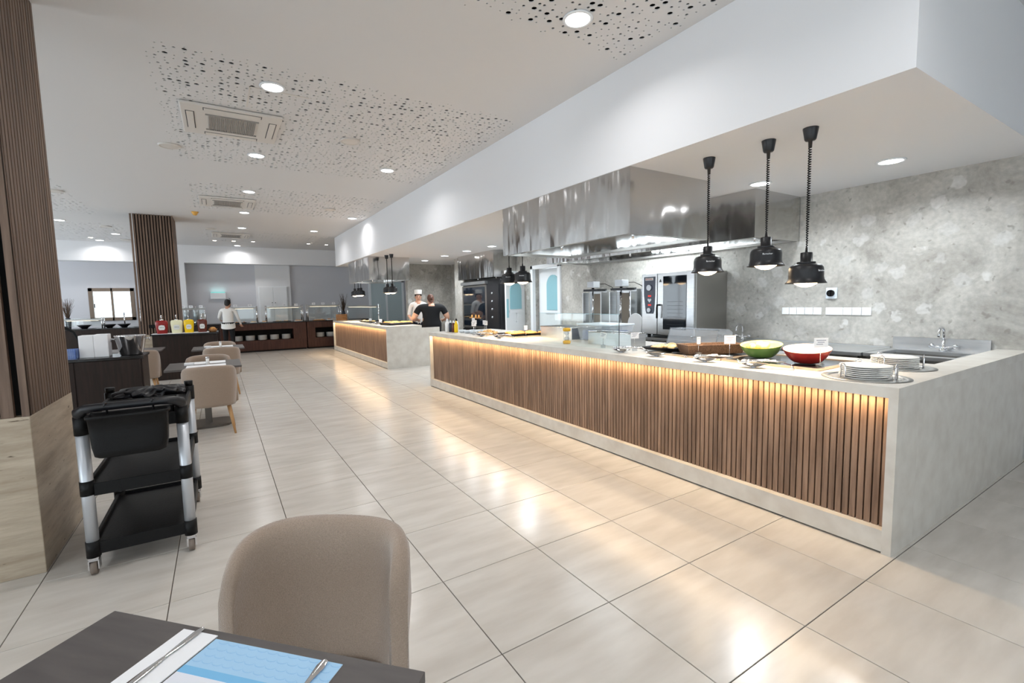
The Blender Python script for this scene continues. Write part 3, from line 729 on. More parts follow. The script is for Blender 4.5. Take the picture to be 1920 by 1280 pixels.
def flat_cutlery(name, label, outline, x, y, rz, thick=.004):
    t = MB(); n = len(outline)
    def f(u, v):
        i = u*(n-1); k = min(int(i), n-2); w_ = i-k; yy = outline[k][0]*(1-w_)+outline[k+1][0]*w_; hw = outline[k][1]*(1-w_)+outline[k+1][1]*w_
        a = 2*PI*v; return (hw*math.cos(a), yy, thick/2+thick/2*math.sin(a)*min(1, hw/.003))
    t.grid(f, 40, 13); o = t.build(name, 'chrome'); tag(o, label, 'cutlery')
    o.matrix_world = Matrix.Translation((0, 0, .7532)) @ Tn @ Matrix.Translation((x, y, 0)) @ Matrix.Rotation(rz, 4, 'Z'); return o
kx, ky = near_local(-.071, 1.182)
flat_cutlery('table_knife', 'steel table knife lying on the white napkin strip', [(0, .001), (-.004, .006), (-.02, .0085), (-.06, .007), (-.088, .0045), (-.095, .006), (-.105, .0065), (-.13, .009), (-.19, .0095), (-.21, .004), (-.214, .0005)], kx, ky, 0)
fx, fy = near_local(.137, .934)
flat_cutlery('table_spoon', 'steel cutlery handle lying across the blue placemat border', [(0, .001), (-.004, .007), (-.018, .0095), (-.045, .006), (-.075, .0035), (-.12, .0035), (-.14, .012), (-.165, .019), (-.19, .015), (-.2, .001)], fx, fy, .02)
# place settings on the two tables behind the trolley
for k, (x, y, nm) in enumerate(((-.185, 6.86, 'table nearest the trolley'), (-.04, 9.63, 'table nearest the back buffet'))):
    for sgn in (-1, 1):
        o = MB().box(-.2, .2, -.14, .14, 0, .002).build('placemat', 'paper'); o.location = (x+.02, y+sgn*.2, .7505)
        tag(o, 'white paper placemat on the laid %s, on its %s side' % (nm, 'trolley' if sgn < 0 else 'back buffet'), 'placemat', 'placemats on the laid tables')
    sh = thing('salt_shaker', 'small white shaker on the laid %s' % nm, 'shaker', (x+.03, y, .7505))
    MB().lathe([(.02, 0), (.022, .004), (.018, .04), (.019, .07)], 14).build('shaker_body', 'porcelain', sh)
    MB().lathe([(.019, .07), (.02, .085), (.012, .095), (.001, .097)], 14).build('shaker_cap', 'chrome', sh)
    o = MB().box(-.05, .05, -.035, .035, 0, .03).build('napkin_stack', 'paper', bevel=.004); o.location = (x-.16, y+.02, .7505)
    tag(o, 'small stack of folded paper napkins on the laid %s' % nm, 'napkins')

# ================================================================== TROLLEY
t = thing('service_trolley', 'black three tier service trolley with silver posts, parked by the stone column base', 'trolley', (-.445, 3.3, 0), .0)
PX, PY0, PY1 = .222, .03, .86
for sx in (-1, 1):
    for py in (PY0, PY1):
        p = MB().cyl((sx*PX, py), .029, .10, .80, 20).build('post', 'alu', t)
        for z0, z1 in ((.095, .185), (.445, .525), (.78, .88)): MB().cyl((sx*PX, py), .0325, z0, z1, 20).build('collar', 'blackplastic', p)
        w_ = MB().box(sx*PX-.022, sx*PX+.022, py-.026, py+.026, .078, .095).build('caster', 'chrome', t)
        MB().prism([(sx*PX+a, z) for a, z in ((-.024, .03), (-.018, .03), (-.018, .077), (.018, .077), (.018, .03), (.024, .03), (.024, .082), (-.024, .082))], py-.03, py+.02, 'y').build('fork', 'chrome', w_)
        tyre = MB().cyl((0, 0), .036, -.014, .014, 20).xf(Matrix.Translation((sx*PX, py-.012, .0365)) @ Matrix.Rotation(PI/2, 4, 'Y')).build('wheel', 'rubber', w_)
for z, nm in ((.14, 'lower_shelf'), (.47, 'middle_shelf'), (.815, 'top_shelf')):
    m = MB(); m.box(-PX, PX, PY0, PY1, z, z+.012)
    for a in ((-PX, PX, PY0-.012, PY0+.006), (-PX, PX, PY1-.006, PY1+.012), (-PX-.012, -PX+.006, PY0, PY1), (PX-.006, PX+.012, PY0, PY1)): m.box(a[0], a[1], a[2], a[3], z-.035, z+.035)
    m.build(nm, 'blackplastic', t, bevel=.004)
m = MB(); m.tube([(-PX, PY0, .875), (-PX, PY0-.015, .905), (-PX+.03, PY0-.05, .925), (-PX+.09, PY0-.06, .93), (PX-.09, PY0-.06, .93), (PX-.03, PY0-.05, .925), (PX, PY0-.015, .905), (PX, PY0, .875)], [.03, .03, .024, .021, .021, .024, .03, .03], 14); m.build('push_handle', 'blackmetal', t)
for sx in (-1, 1): MB().cyl((sx*PX, PY1), .027, .88, .915, 16).build('post_cap', 'blackplastic', t)
# hanging black bin with its rim
bn = thing('hanging_bin', 'deep black plastic bin hooked under the trolley handle', 'bin', (-.445, 3.215, .672))
def binw(u, v):
    a = 2*PI*u; sq = (abs(math.sin(a))**5+abs(math.cos(a))**5)**(-1/5)
    pr = [(.001, 0), (.8, 0), (.9, .01), (.95, .06), (1, .21), (1.05, .212), (1.05, .226), (.98, .226), (.93, .06), (.88, .02), (.001, .018)]
    k = min(int(v*10.0001), 9); w_ = v*10-k; r = pr[k][0]*(1-w_)+pr[k+1][0]*w_; z = pr[k][1]*(1-w_)+pr[k+1][1]*w_
    return (.172*r*sq*math.cos(a), .055*r*sq*math.sin(a), z)
MB().grid(binw, 40, 21, cu=True).build('bin_body', 'blackplastic', bn)
for sx in (-1, 1): MB().tube([(sx*.1, .05, .22), (sx*.1, .05, .275), (sx*.1, .0, .285), (sx*.1, -.01, .27)], .005, 8).build('hook', 'blackmetal', bn)
tr = thing('waste_tray', 'shallow black tray lined with a grey cloth on the trolley top', 'tray', (-.445, 3.62, .835))
MB().box(-.18, .18, -.24, .12, .0, .012).box(-.19, -.175, -.25, .13, 0, .05).box(.175, .19, -.25, .13, 0, .05).box(-.19, .19, -.25, -.235, 0, .05).box(-.19, .19, .115, .13, 0, .05).build('tray_body', 'blackplastic', tr, bevel=.004)
MB().grid(lambda u, v: (-.165+.33*u, -.22+.32*v, .03+.008*math.sin(u*19)*math.cos(v*13)+.005*math.sin(v*31+u*7)), 24, 20).build('cloth_liner', 'laminate', tr)
bg = MB()
def bag(u, v):
    a = 2*PI*u; r = math.sin(PI*v)**.6
    wob = 1+.18*math.sin(5*a+9*v)+.12*math.sin(11*a-14*v)+.08*math.sin(23*a+5*v)
    return (.17*r*wob*math.cos(a), .10*r*wob*math.sin(a), .038-.036*math.cos(PI*v)+.008*math.sin(17*a)*r)
bg.grid(bag, 64, 20, cu=True); o = bg.build('rubbish_bag', 'blackmetal'); o.location = (-.42, 3.95, .852); tag(o, 'crumpled black rubbish bag lying on the trolley top', 'bag')

# ================================================================== SERVING STATION BEHIND THE COLUMN
st = thing('serving_station', 'dark wenge serving station with an ice bucket on it, behind the black trolley', 'cabinet', (-.8, 6.95, 0)); O = st.location
MB(O).box(-2.0, -.8, 6.95, 7.5, .06, .87).build('carcass', 'wenge', st, bevel=.003)
MB(O).box(-2.02, -.785, 6.93, 7.52, .87, .9).build('worktop', 'darktop', st, bevel=.003)
MB(O).box(-1.98, -.82, 6.99, 7.46, 0, .06).build('toe_kick', 'black_back', st)
for x in (-1.4, -.81): MB(O).box(x-.58, x-.005, 6.938, 6.952, .08, .865).build('door_front', 'wenge', st)
bk = thing('ice_bucket', 'polished steel ice bucket with side handles on the serving station', 'bucket', (-.92, 7.2, .9))
MB().lathe([(.001, .0), (.10, 0), (.112, .01), (.152, .225), (.158, .232), (.153, .236), (.146, .226), (.108, .016), (.001, .012)], 36).build('bucket_body', 'chrome', bk)
for s_ in (-1, 1): MB().tube([(s_*.148, -.03, .19), (s_*.178, -.02, .2), (s_*.182, 0, .17), (s_*.178, .02, .2), (s_*.148, .03, .19)], .008, 8).build('bucket_handle', 'chrome', bk)
pb = thing('folded_napkin_box', 'tall cream paper napkin block beside the steel ice bucket', 'box', (-1.245, 7.2, .9))
MB().box(-.13, .0, -.1, .1, 0, .255).box(.001, .13, -.1, .1, 0, .262).build('paper_block', 'paper', pb, bevel=.006)
cr = thing('cutlery_basket', 'small blue grey wire cutlery basket on the serving station', 'basket', (-1.46, 7.1, .9)); m = MB()
for k in range(9): a = -.07+.14*k/8; m.box(a-.002, a+.002, -.06, -.056, 0, .11)
for k in range(6): m.box(-.072, .072, -.0615, -.0555, .02*k, .02*k+.004)
m.box(-.072, -.068, -.06, .06, 0, .11); m.box(.068, .072, -.06, .06, 0, .11); m.box(-.072, .072, .056, .06, 0, .11); m.box(-.072, .072, -.06, .06, 0, .004); m.build('wire_cage', 'bluestuff', cr)
cm = thing('coffee_flask', 'black and steel coffee flask half hidden by the near column', 'flask', (-1.62, 7.22, .9))
MB().lathe([(.001, 0), (.08, 0), (.085, .01), (.085, .05), (.10, .2), (.10, .24), (.06, .29), (.055, .31)], 28).build('flask_body', 'chrome', cm)
MB().lathe([(.057, .31), (.065, .315), (.065, .36), (.03, .375), (.001, .377)], 24).build('flask_lid', 'blackplastic', cm)
MB().tube([(.05, -.02, .345), (.13, -.03, .35), (.20, -.04, .30), (.23, -.04, .22), (.235, -.04, .17)], [.02, .018, .015, .012, .008], 10).build('flask_handle', 'blackplastic', cm)

# ================================================================== SAUCE CABINET
sc = thing('sauce_cabinet', 'dark wenge cabinet carrying the four sauce dispensers', 'cabinet', (-1.15, 11.6, 0)); O = sc.location
MB(O).box(-1.15, -.06, 11.6, 12.3, .0, .90).build('carcass', 'wenge', sc, bevel=.003)
MB(O).box(-1.18, -.03, 11.57, 12.33, .90, .93).build('worktop', 'darktop', sc)
MB(O).box(-1.16, -.2, 11.58, 11.95, .93, .936).build('white_runner', 'paper', sc)
for x, nm, mt in ((-.99, 'red ketchup', 'ketchup'), (-.745, 'cream mayonnaise', 'mayo'), (-.54, 'yellow mustard', 'mustard'), (-.31, 'brown barbecue', 'bbq')):
    s_ = thing('sauce_dispenser', 'pump dispenser of %s sauce with a keystone label' % nm, 'dispenser', (x, 11.75, .936), 0, 'pump sauce dispensers'); k = 1 if nm[0] in 'rc' else .86
    def pouch(u, v):
        a = 2*PI*u; sq = (abs(math.sin(a))**4+abs(math.cos(a))**4)**(-1/4)
        pr = [(.001, 0), (.80, 0), (.84, .01), (1, .2), (.97, .24), (.8, .265), (.3, .27), (.001, .27)]
        q = min(int(v*7.0001), 6); w_ = v*7-q; r = pr[q][0]*(1-w_)+pr[q+1][0]*w_; z = pr[q][1]*(1-w_)+pr[q+1][1]*w_
        return (.105*k*r*sq*math.cos(a), .075*r*sq*math.sin(a), z)
    MB().grid(pouch, 32, 22, cu=True).build('sauce_tub', mt, s_)
    MB().cyl((0, 0), .03, .265, .285, 16).cyl((0, 0), .007, .285, .37, 10).build('pump', 'chrome', s_)
    MB().tube([(0, 0, .37), (0, -.03, .375), (0, -.08, .36), (0, -.085, .34)], .009, 8).build('spout', 'chrome', s_)
    kk = .055*k
    lab = MB().prism([(-kk, -.01), (-kk*.72, -.05), (kk*.72, -.05), (kk, -.01), (kk*.8, .04), (0, .05), (-kk*.8, .04)], -.082, -.066, 'y').xf(Matrix.Translation((0, 0, .125))).build('keystone_label', 'label', s_)
    lettering('HEINZ', .026*k, 'labeltext', lab, Matrix.Translation((0, -.0825, .125)) @ FACE_NY)
jar = thing('bread_basket', 'small basket of brown bread at the end of the sauce cabinet', 'basket', (-.13, 11.8, .931))
MB().lathe([(.06, 0), (.085, .06), (.08, .06), (.055, .006)], 20).build('basket_body', 'cardboard', jar)
MB().ball((0, 0, .065), .06, sz=.6).build('bread', 'food', jar)

# ================================================================== BACK BUFFET
def buffet(x0, x1, label, niche, material):
    t = thing('buffet_cabinet', label, 'cabinet', (x0, 16.8, 0)); O = t.location; na, nb = niche
    y0, y1 = 16.8, 17.6
    MB(O).box(x0, x1, y0, y1, .05, .36).build('lower_front', material, t)
    MB(O).box(x0, x1, y0, y1, .70, .90).build('upper_front', material, t)
    MB(O).box(x0, na, y0, y1, .36, .70).build('end_front', material, t)
    MB(O).box(nb, x1, y0, y1, .36, .70).build('end_front', material, t)
    MB(O).box(na, nb, y0+.42, y1, .36, .70).build('niche_back', 'black_back', t)
    MB(O).box(x0+.03, x1-.03, y0+.04, y1, 0, .05).build('toe_kick', 'black_back', t)
    MB(O).box(x0, x1, y0-.02, y1, .90, .93).build('worktop', 'darktop', t)
    return t
buffet(-4.6, -.001, 'long dark buffet cabinet along the window wall', (-3.0, -2.6), 'wenge')
buffet(0, 2.44, 'dark brown buffet cabinet with five stacks of plates in its niche', (.28, 2.05), 'wenge_red')
buffet(2.47, 4.6, 'dark brown buffet cabinet partly hidden by the far stone counter', (2.72, 3.6), 'wenge_red')
PLATE_PROF = [(.001, 0), (.07, 0), (.085, .004), (.128, .016), (.134, .019), (.133, .0215), (.126, .019), (.083, .0075), (.001, .0055)]
plate0 = MB().lathe(PLATE_PROF, 32).build('dinner_plate', 'porcelain')
plate_used = False
def plate_stack(x, y, z, n, label, group, pitch=.0125, scale=1):
    global plate_used
    for k in range(n):
        if plate_used: o = plate0.copy(); COL.objects.link(o)
        else: o = plate0; plate_used = True
        o.location = (x+rnd.uniform(-.002, .002), y+rnd.uniform(-.002, .002), z+k*pitch); o.rotation_euler = (0, 0, rnd.random()*6); o.scale = (scale,)*3
        tag(o, label, 'plate', group)
NTH = ['first', 'second', 'third', 'fourth', 'fifth']
for k in range(5): plate_stack(.46+k*.345, 17.0, .3605, 12, 'white plate in the %s stack from the waiter in the buffet niche' % NTH[k], 'plates in the long buffet niche')
for k in range(2): plate_stack(2.9+k*.33, 17.0, .3605, 12, 'white plate in the niche stack %s the far stone counter' % ('clear of' if k == 0 else 'half hidden by'), 'plates in the second buffet niche')
def guard(x0, x1, y, z, label, zt=1.47, glow=True):
    t = thing('sneeze_guard', label, 'sneeze guard', (x0, y, z)); O = t.location
    for x in (x0, x1):
        for yy in (y, y+.3):
            MB(O).cyl((x, yy), .016, z, zt+.03, 14).build('post', 'chrome', t)
    MB(O).box(x0+.01, x1-.01, y-.02, y+.32, zt, zt+.008).build('glass_shelf', 'glass', t)
    MB(O).box(x0+.02, x1-.02, y+.12, y+.2, zt-.05, zt-.005).build('light_bar', 'flatsteel', t)
    if glow: MB(O).box(x0+.1, x1-.1, y+.135, y+.185, zt-.055, zt-.05).build('light_tube', 'guardled', t)
    MB(O).box(x0+.02, x1-.02, y+.295, y+.303, z+.05, zt).build('glass_back', 'glass', t)
    return t
guard(.12, 1.04, 16.95, .93, 'chrome framed sneeze guard the waiter leans under', 1.43)
guard(1.3, 2.38, 16.95, .93, 'chrome framed sneeze guard in front of the cupboard doors', 1.43)
guard(2.54, 3.6, 16.95, .93, 'chrome framed sneeze guard next to the vase of twigs', 1.45)
guard(-1.9, -.35, 16.95, .93, 'chrome framed sneeze guard over the drink dispensers', 1.43, False)
# small cards on top of the guards
for k, x in enumerate((.45, .85, 1.5, 1.85, 2.2, 2.75, 3.05, 3.4, -.9, -.7, -.45)):
    c = thing('menu_card', 'small white menu card standing on a buffet sneeze guard', 'card', (x, 17.05, 1.4385 if x < 2.5 else 1.4585), 0, 'cards on the buffet guards')
    MB().box(-.05, .05, -.004, .004, 0, .075).build('card_sheet', 'paper', c)
    m = MB()
    for r_ in range(3): m.box(-.035+.006*r_, .035-.006*r_, -.0048, -.004, .018+.018*r_, .024+.018*r_)
    m.build('card_print', 'ink', c)['kind'] = 'stuff'
# drink dispensers
for x, nm in ((-.84, 'next to the slatted column'), (-.60, 'next to the waiter')):
    t = thing('drink_dispenser', 'tall steel and clear drink dispenser ' + nm, 'dispenser', (x, 17.45, .93), 0, 'drink dispensers on the buffet')
    MB().cyl((0, 0), .085, .0, .1, 24).build('base', 'chrome', t); MB().cyl((0, 0), .075, .1, .46, 24).build('cylinder', 'alu', t)
    MB().lathe([(.08, .46), (.085, .47), (.06, .5), (.012, .505), (.012, .53), (.001, .532)], 24).build('lid', 'chrome', t)
    MB().tube([(0, -.08, .06), (0, -.13, .06), (0, -.135, .035)], .012, 8).build('tap', 'blackplastic', t)
# trays and bowls on the buffet
for k, (x, w_, mt, nm) in enumerate(((.55, .34, 'blackmetal', 'black serving tray beside the waiter'), (.93, .2, 'porcelain', 'white serving dish between two sneeze guards'), (1.25, .16, 'porcelain', 'small white dish by a chrome guard post'),
        (1.75, .5, 'blackmetal', 'wide black serving tray under the middle sneeze guard'), (2.25, .24, 'porcelain', 'white serving dish at the end of the middle guard'), (2.9, .36, 'cardboard', 'brown wooden serving board under the end guard'), (3.3, .3, 'porcelain', 'white serving dish near the vase of twigs'))):
    t = thing('serving_dish', nm, 'dish', (x, 17.05, .931))
    MB().prism([(w_/2*1.08*math.cos(a)*(abs(math.sin(a))**4+abs(math.cos(a))**4)**(-.25), .11*math.sin(a)*(abs(math.sin(a))**4+abs(math.cos(a))**4)**(-.25)) for a in [2*PI*q/28 for q in range(28)]], 0, .02).build('dish_body', mt, t)
    m = MB()
    for q in range(7): m.ball((rnd.uniform(-w_*.38, w_*.38), rnd.uniform(-.06, .06), .028), .022, 8, 6, sz=.7)
    o = m.build('dish_food', 'potato' if k % 2 else 'food', t); o['kind'] = 'stuff'
for x, nm in ((-3.15, 'black bowl on the buffet by the dried twigs'), (-2.62, 'black bowl on the buffet under the window'), (-2.3, 'black bowl on the buffet nearest the far column')):
    t = thing('serving_bowl', nm, 'bowl', (x, 17.1, .931)); MB().lathe([(.001, 0), (.06, 0), (.13, .07), (.16, .1), (.152, .1), (.12, .07), (.05, .012), (.001, .012)], 28).build('bowl_body', 'blackmetal', t)
    MB().ball((0, 0, .06), .1, sz=.35).build('bowl_food', 'potato', t)
guard(-3.6, -2.75, 16.95, .93, 'chrome framed sneeze guard below the window', 1.2)
t = thing('tap_column', 'slim chrome beverage tap standing under the window', 'tap', (-2.32, 17.4, .931)); MB().cyl((0, 0), .05, 0, .015, 20).cyl((0, 0), .016, .015, .42, 14).build('tap_post', 'chrome', t); MB().tube([(0, 0, .36), (0, -.08, .37), (0, -.1, .33)], .01, 8).build('tap_spout', 'chrome', t)
# dried twig arrangements
for x, y, z, nm, hh in ((3.78, 17.35, .931, 'tall vase of dark dried twigs at the end of the buffet', .95), (-3.52, 17.35, .931, 'vase of dried twigs near the window', .85)):
    t = thing('twig_vase', nm, 'vase', (x, y, z)); MB().lathe([(.001, 0), (.05, 0), (.055, .02), (.07, .2), (.05, .27), (.055, .3), (.048, .3), (.04, .27), (.001, .02)], 24).build('vase_body', 'vase', t)
    for k in range(46):
        a = rnd.random()*2*PI; s_ = rnd.uniform(.03, .2); h_ = rnd.uniform(.6, 1)*hh
        MB().tube([(0, 0, .03), (.02*math.cos(a), .02*math.sin(a), .28), (s_*.55*math.cos(a), s_*.55*math.sin(a), .28+(h_-.28)*.6), (s_*math.cos(a+.3), s_*math.sin(a+.3), h_)], [.006, .005, .004, .002], 5).build('twig', 'twig', t)
el = thing('emergency_light', 'white wall light box with a turquoise glow on the far wall', 'light', (.02, 18.6, 1.72))
MB().box(-.22, .22, -.07, -.001, 0, .2).build('light_box', 'whiteplastic', el, bevel=.008); MB().box(-.2, .2, -.06, -.01, .2, .235).build('glow_strip', 'teal', el)
light('emergency_glow', 'AREA', (.02, 18.5, 2.0), (0, .6, .5), .12, (.5, 1, .95), size=.4, size_y=.05, shape='RECTANGLE')
MB().tube([(.30, -.02, .02), (.33, -.03, .0), (.335, -.03, -.14), (.31, -.025, -.3)], .009, 6).build('hanging_cable', 'blackplastic', el)

# ================================================================== KITCHEN ALONG THE STONE WALL
kt = thing('steel_worktable', 'stainless steel work table running along the stone wall', 'table', (5.1, 1.95, 0)); O = kt.location
MB(O).box(5.1, 5.79, 1.95, 7.2, .87, .905).build('table_top', 'steel', kt, bevel=.004)
MB(O).box(5.14, 5.75, 2.0, 7.15, .45, .48).build('under_shelf', 'flatsteel', kt)
for x in (5.14, 5.74):
    for y in (2.0, 4.5, 7.15): MB(O).box(x-.02, x+.02, y-.02, y+.02, 0, .87).build('leg', 'flatsteel', kt)
MB(O).box(5.77, 5.79, 1.95, 3.66, .905, .915).build('splashback', 'steel', kt)
sn = thing('sink_unit', 'stainless steel sink unit with splashback at the counter return', 'sink', (5.1, 1.22, 0)); O = sn.location
m = MB(O)
for a in ((5.1, 5.2, 1.22, 1.93), (5.62, 5.79, 1.22, 1.93), (5.2, 5.62, 1.22, 1.3), (5.2, 5.62, 1.85, 1.93)): m.box(a[0], a[1], a[2], a[3], .875, .905)
m.build('sink_top', 'steel', sn)
m = MB(O)
for a in ((5.19, 5.2, 1.29, 1.86), (5.62, 5.63, 1.29, 1.86), (5.19, 5.63, 1.29, 1.3), (5.19, 5.63, 1.85, 1.86)): m.box(a[0], a[1], a[2], a[3], .62, .875)
m.box(5.19, 5.63, 1.29, 1.86, .61, .62); m.build('basin', 'flatsteel', sn)
MB(O).box(5.775, 5.79, 1.22, 1.93, .905, 1.02).build('splashback', 'steel', sn)
MB(O).box(5.12, 5.77, 1.24, 1.91, .0, .6).build('cabinet_body', 'flatsteel', sn)
def faucet(x, y, z, label, h=.2):
    t = thing('faucet', label, 'faucet', (x, y, z))
    MB().lathe([(.03, 0), (.032, .012), (.018, .03), (.013, .045), (.012, h*.55)], 18).build('faucet_base', 'chrome', t)
    pts = [(0, 0, h*.5), (0, 0, h*.8)]+[(-.07+.07*math.cos(a), 0, h*.8+.07*math.sin(a)) for a in [PI*k/8 for k in range(1, 9)]]+[(-.14, 0, h*.7)]
    MB().tube(pts, .011, 10).build('spout', 'chrome', t)
    for s_ in (-1, 1):
        MB().tube([(0, 0, .035), (0, s_*.07, .045)], .012, 10).build('tap_arm', 'chrome', t); MB().ball((0, s_*.085, .05), .024, 12, 8).build('tap_knob', 'chrome', t)
    return t
faucet(5.70, 1.52, .905, 'chrome gooseneck faucet on the sink unit'); faucet(5.68, 3.48, .905, 'slim chrome faucet beside the combi oven', .16)
# sockets and switch
def socket_row(y1, widths, label):
    t = thing('socket_panel', label, 'socket', (5.8, y1, 1.27), 0, 'white socket panels on the stone wall'); y = 0
    for w_ in widths:
        MB().box(-.012, -.0005, y-w_+.003, y-.001, -.04, .04).build('socket_plate', 'whiteplastic', t, bevel=.003); y -= w_
    return t
socket_row(3.05, (.085, .085, .09, .09, .09), 'row of five white socket plates beside the oven end of the wall')
socket_row(2.57, (.175, .085, .088, .09), 'row of four white plates with one double width')
rs = thing('rotary_switch', 'square grey isolator with a black rotary knob on the stone wall', 'switch', (5.8, 2.515, 1.47))
MB().box(-.02, -.0005, -.055, .055, -.06, .06).build('switch_plate', 'lid', rs, bevel=.004); MB().cyl((0, 0), .036, 0, .03, 20).box(-.03, .03, -.008, .008, .03, .045).xf(Matrix.Translation((-.02, 0, 0)) @ Matrix.Rotation(-PI/2, 4, 'Y')).build('rotary_knob', 'blackplastic', rs)
# combi oven
ov = thing('combi_oven', 'large stainless combi oven with dark glass door and tall control panel', 'oven', (5.11, 3.78, .906)); O = (5.11, 3.78, 0)
def ob(m_): m_.off = Vector((5.11, 3.78, .906)); return m_
ob(MB().box(5.15, 5.79, 3.78, 4.65, .95, 1.80)).build('body', 'flatsteel', ov, bevel=.006)
for y in (3.84, 4.59):
    for x in (5.2, 5.74): ob(MB().cyl((x, y), .025, .906, .95, 12)).build('foot', 'blackmetal', ov)
dr = ob(MB().box(5.11, 5.15, 3.79, 4.37, .955, 1.79)).build('door', 'steel', ov, bevel=.006)
ob(MB().box(5.104, 5.112, 3.9, 4.27, 1.03, 1.745)).build('door_glass', 'ovenglass', dr)
m = MB()
for k in range(7): m.box(5.1025, 5.1045, 3.95, 4.2, 1.1+k*.05, 1.103+k*.05)
ob(m).build('rack_lines', 'darksteel', dr)['kind'] = 'stuff'
ob(MB().tube([(5.11, 4.33, 1.36), (5.06, 4.33, 1.36), (5.055, 4.33, 1.32), (5.06, 4.335, 1.18)], .013, 10)).build('door_handle', 'blackplastic', dr)
ob(MB().prism([(4.30, 1.67), (4.34, 1.67), (4.32, 1.71)], 5.106, 5.11, 'x')).build('warning_mark', 'darksteel', dr)
cp = ob(MB().box(5.11, 5.15, 4.38, 4.645, .955, 1.79)).build('control_column', 'steel', ov, bevel=.006)
ob(MB().prism([(4.44, 1.24), (4.56, 1.24), (4.575, 1.28), (4.605, 1.5), (4.605, 1.75), (4.41, 1.75), (4.41, 1.5), (4.425, 1.28)], 5.105, 5.111, 'x')).build('control_panel', 'panel', cp)
ob(MB().box(5.1025, 5.105, 4.44, 4.58, 1.70, 1.735)).build('brand_plate', 'label', cp)
lettering('RATIONAL', .026, 'redprint', cp, Matrix.Translation((-.0085, .73, .811)) @ FACE_NX)
for z, r in ((1.60, .04), (1.29, .03)): ob(MB().cyl((0, 0), r, 0, .02, 20).xf(Matrix.Translation((5.105, 4.505, z)) @ Matrix.Rotation(-PI/2, 4, 'Y'))).build('control_knob', 'alu', cp)
for z in (1.485, 1.36): ob(MB().box(5.1025, 5.105, 4.475, 4.53, z-.011, z+.011)).build('red_display', 'redled', cp)
ob(MB().prism([(4.505, 1.395), (4.54, 1.43), (4.53, 1.45), (4.505, 1.44), (4.48, 1.45), (4.47, 1.43)], 5.1025, 5.105, 'x')).build('heart_symbol', 'alu', cp)
# vertical grills
for y0, nm in ((5.62, 'upright kebab grill next to the white arched door'), (4.98, 'upright kebab grill next to the combi oven')):
    t = thing('kebab_grill', 'stainless '+nm, 'grill', (5.3, y0, .906), 0, 'upright kebab grills')
    MB().box(-.1, .32, 0, .46, 0, .05).build('base_tray', 'steel', t)
    MB().box(.08, .3, .02, .44, .05, .70).build('burner_housing', 'steel', t, bevel=.004)
    MB().box(.07, .085, .14, .32, .12, .64).build('burner_screen', 'element', t)
    for y in (.13, .33): MB().tube([(.05, y, .08), (.05, y, .66)], .008, 8).build('guard_rod', 'chrome', t)
    MB().box(-.06, .07, .0, .02, .05, .66).box(-.06, .07, .44, .46, .05, .66).build('side_wing', 'steel', t)['kind'] = 'stuff'
    MB().box(-.09, .12, .06, .40, .68, .715).build('top_plate', 'darksteel', t)
    MB().cyl((-.03, .23), .01, .05, .74, 10).build('spit', 'chrome', t)
    MB().box(-.09, .05, .15, .31, .735, .84).build('motor_box', 'alu', t, bevel=.006)
    MB().cyl((-.03, .23), .022, .715, .735, 12).build('motor_coupling', 'blackplastic', t)
    MB().tube([(.05, .23, .80), (.14, .12, .8), (.2, .02, .74), (.3, .03, .6)], .006, 6).build('power_cable', 'blackplastic', t)
gp = thing('gas_control_panel', 'narrow steel gas panel with two black knobs beside the oven', 'control panel', (5.42, 4.72, .906))
MB().box(0, .2, 0, .23, 0, .70).build('panel_body', 'steel', gp, bevel=.004)
for z in (.38, .50): MB().cyl((0, 0), .032, 0, .045, 18).cyl((0, 0), .018, .045, .06, 14).xf(Matrix.Translation((0, .115, z)) @ Matrix.Rotation(-PI/2, 4, 'Y')).build('control_knob', 'blackplastic', gp)
MB().prism([(.10, .57), (.145, .57), (.1225, .61)], -.003, 0, 'x').build('warning_mark', 'yellowprint', gp)
cb = thing('cutting_board', 'white arched plastic board leaning beside the combi oven', 'board', (5.13, 4.69, .912))
pts = [(0, 0), (.27, 0)]+[(.135+.135*math.cos(PI*k/14), .20+.13*math.sin(PI*k/14)) for k in range(15)]
MB().prism([(p[0], p[1]) for p in pts], 0, .02, 'x').xf(Matrix.Rotation(.12, 4, 'Y')).build('board_body', 'whiteplastic', cb, bevel=.004)
# rotisserie in its niche
ro = thing('rotisserie_oven', 'tall dark rotisserie oven with glass door and black control strip', 'oven', (5.24, 8.86, 0)); O = ro.location
MB(O).box(5.28, 5.79, 8.86, 10.7, .1, 1.95).build('cabinet', 'darksteel', ro, bevel=.005)
MB(O).box(5.3, 5.78, 8.9, 10.66, 0, .1).build('plinth', 'blackmetal', ro)
MB(O).box(5.24, 5.28, 9.42, 10.68, .82, 1.84).build('door_frame', 'flatsteel', ro)
MB(O).box(5.233, 5.241, 9.5, 10.6, .88, 1.80).build('door_glass', 'ovenglass', ro)
MB(O).box(5.23, 5.28, 8.88, 9.4, .5, 1.84).build('control_strip', 'blackmetal', ro)
for z in (1.1, 1.28, 1.46, 1.64): MB(O).cyl((0, 0), .02, 0, .02, 14).xf(Matrix.Translation((5.23, 9.14, z)) @ Matrix.Rotation(-PI/2, 4, 'Y')).build('control_knob', 'alu', ro)
MB(O).box(5.2, 5.28, 9.42, 10.68, 1.86, 1.93).build('vent_canopy', 'steel', ro)
MB(O).box(5.228, 5.234, 9.7, 10.3, 1.06, 1.075).build('spit_glow', 'food', ro)
MB(O).box(5.24, 5.28, 9.42, 10.68, .12, .8).build('lower_door', 'darksteel', ro)
for a, z in ((9.95, 1.08), (10.15, 1.08), (9.8, 1.08)): MB(O).ball((5.226, a, z+.02), .045, 10, 8, sx=.2).build('roasting_chicken', 'food', ro)

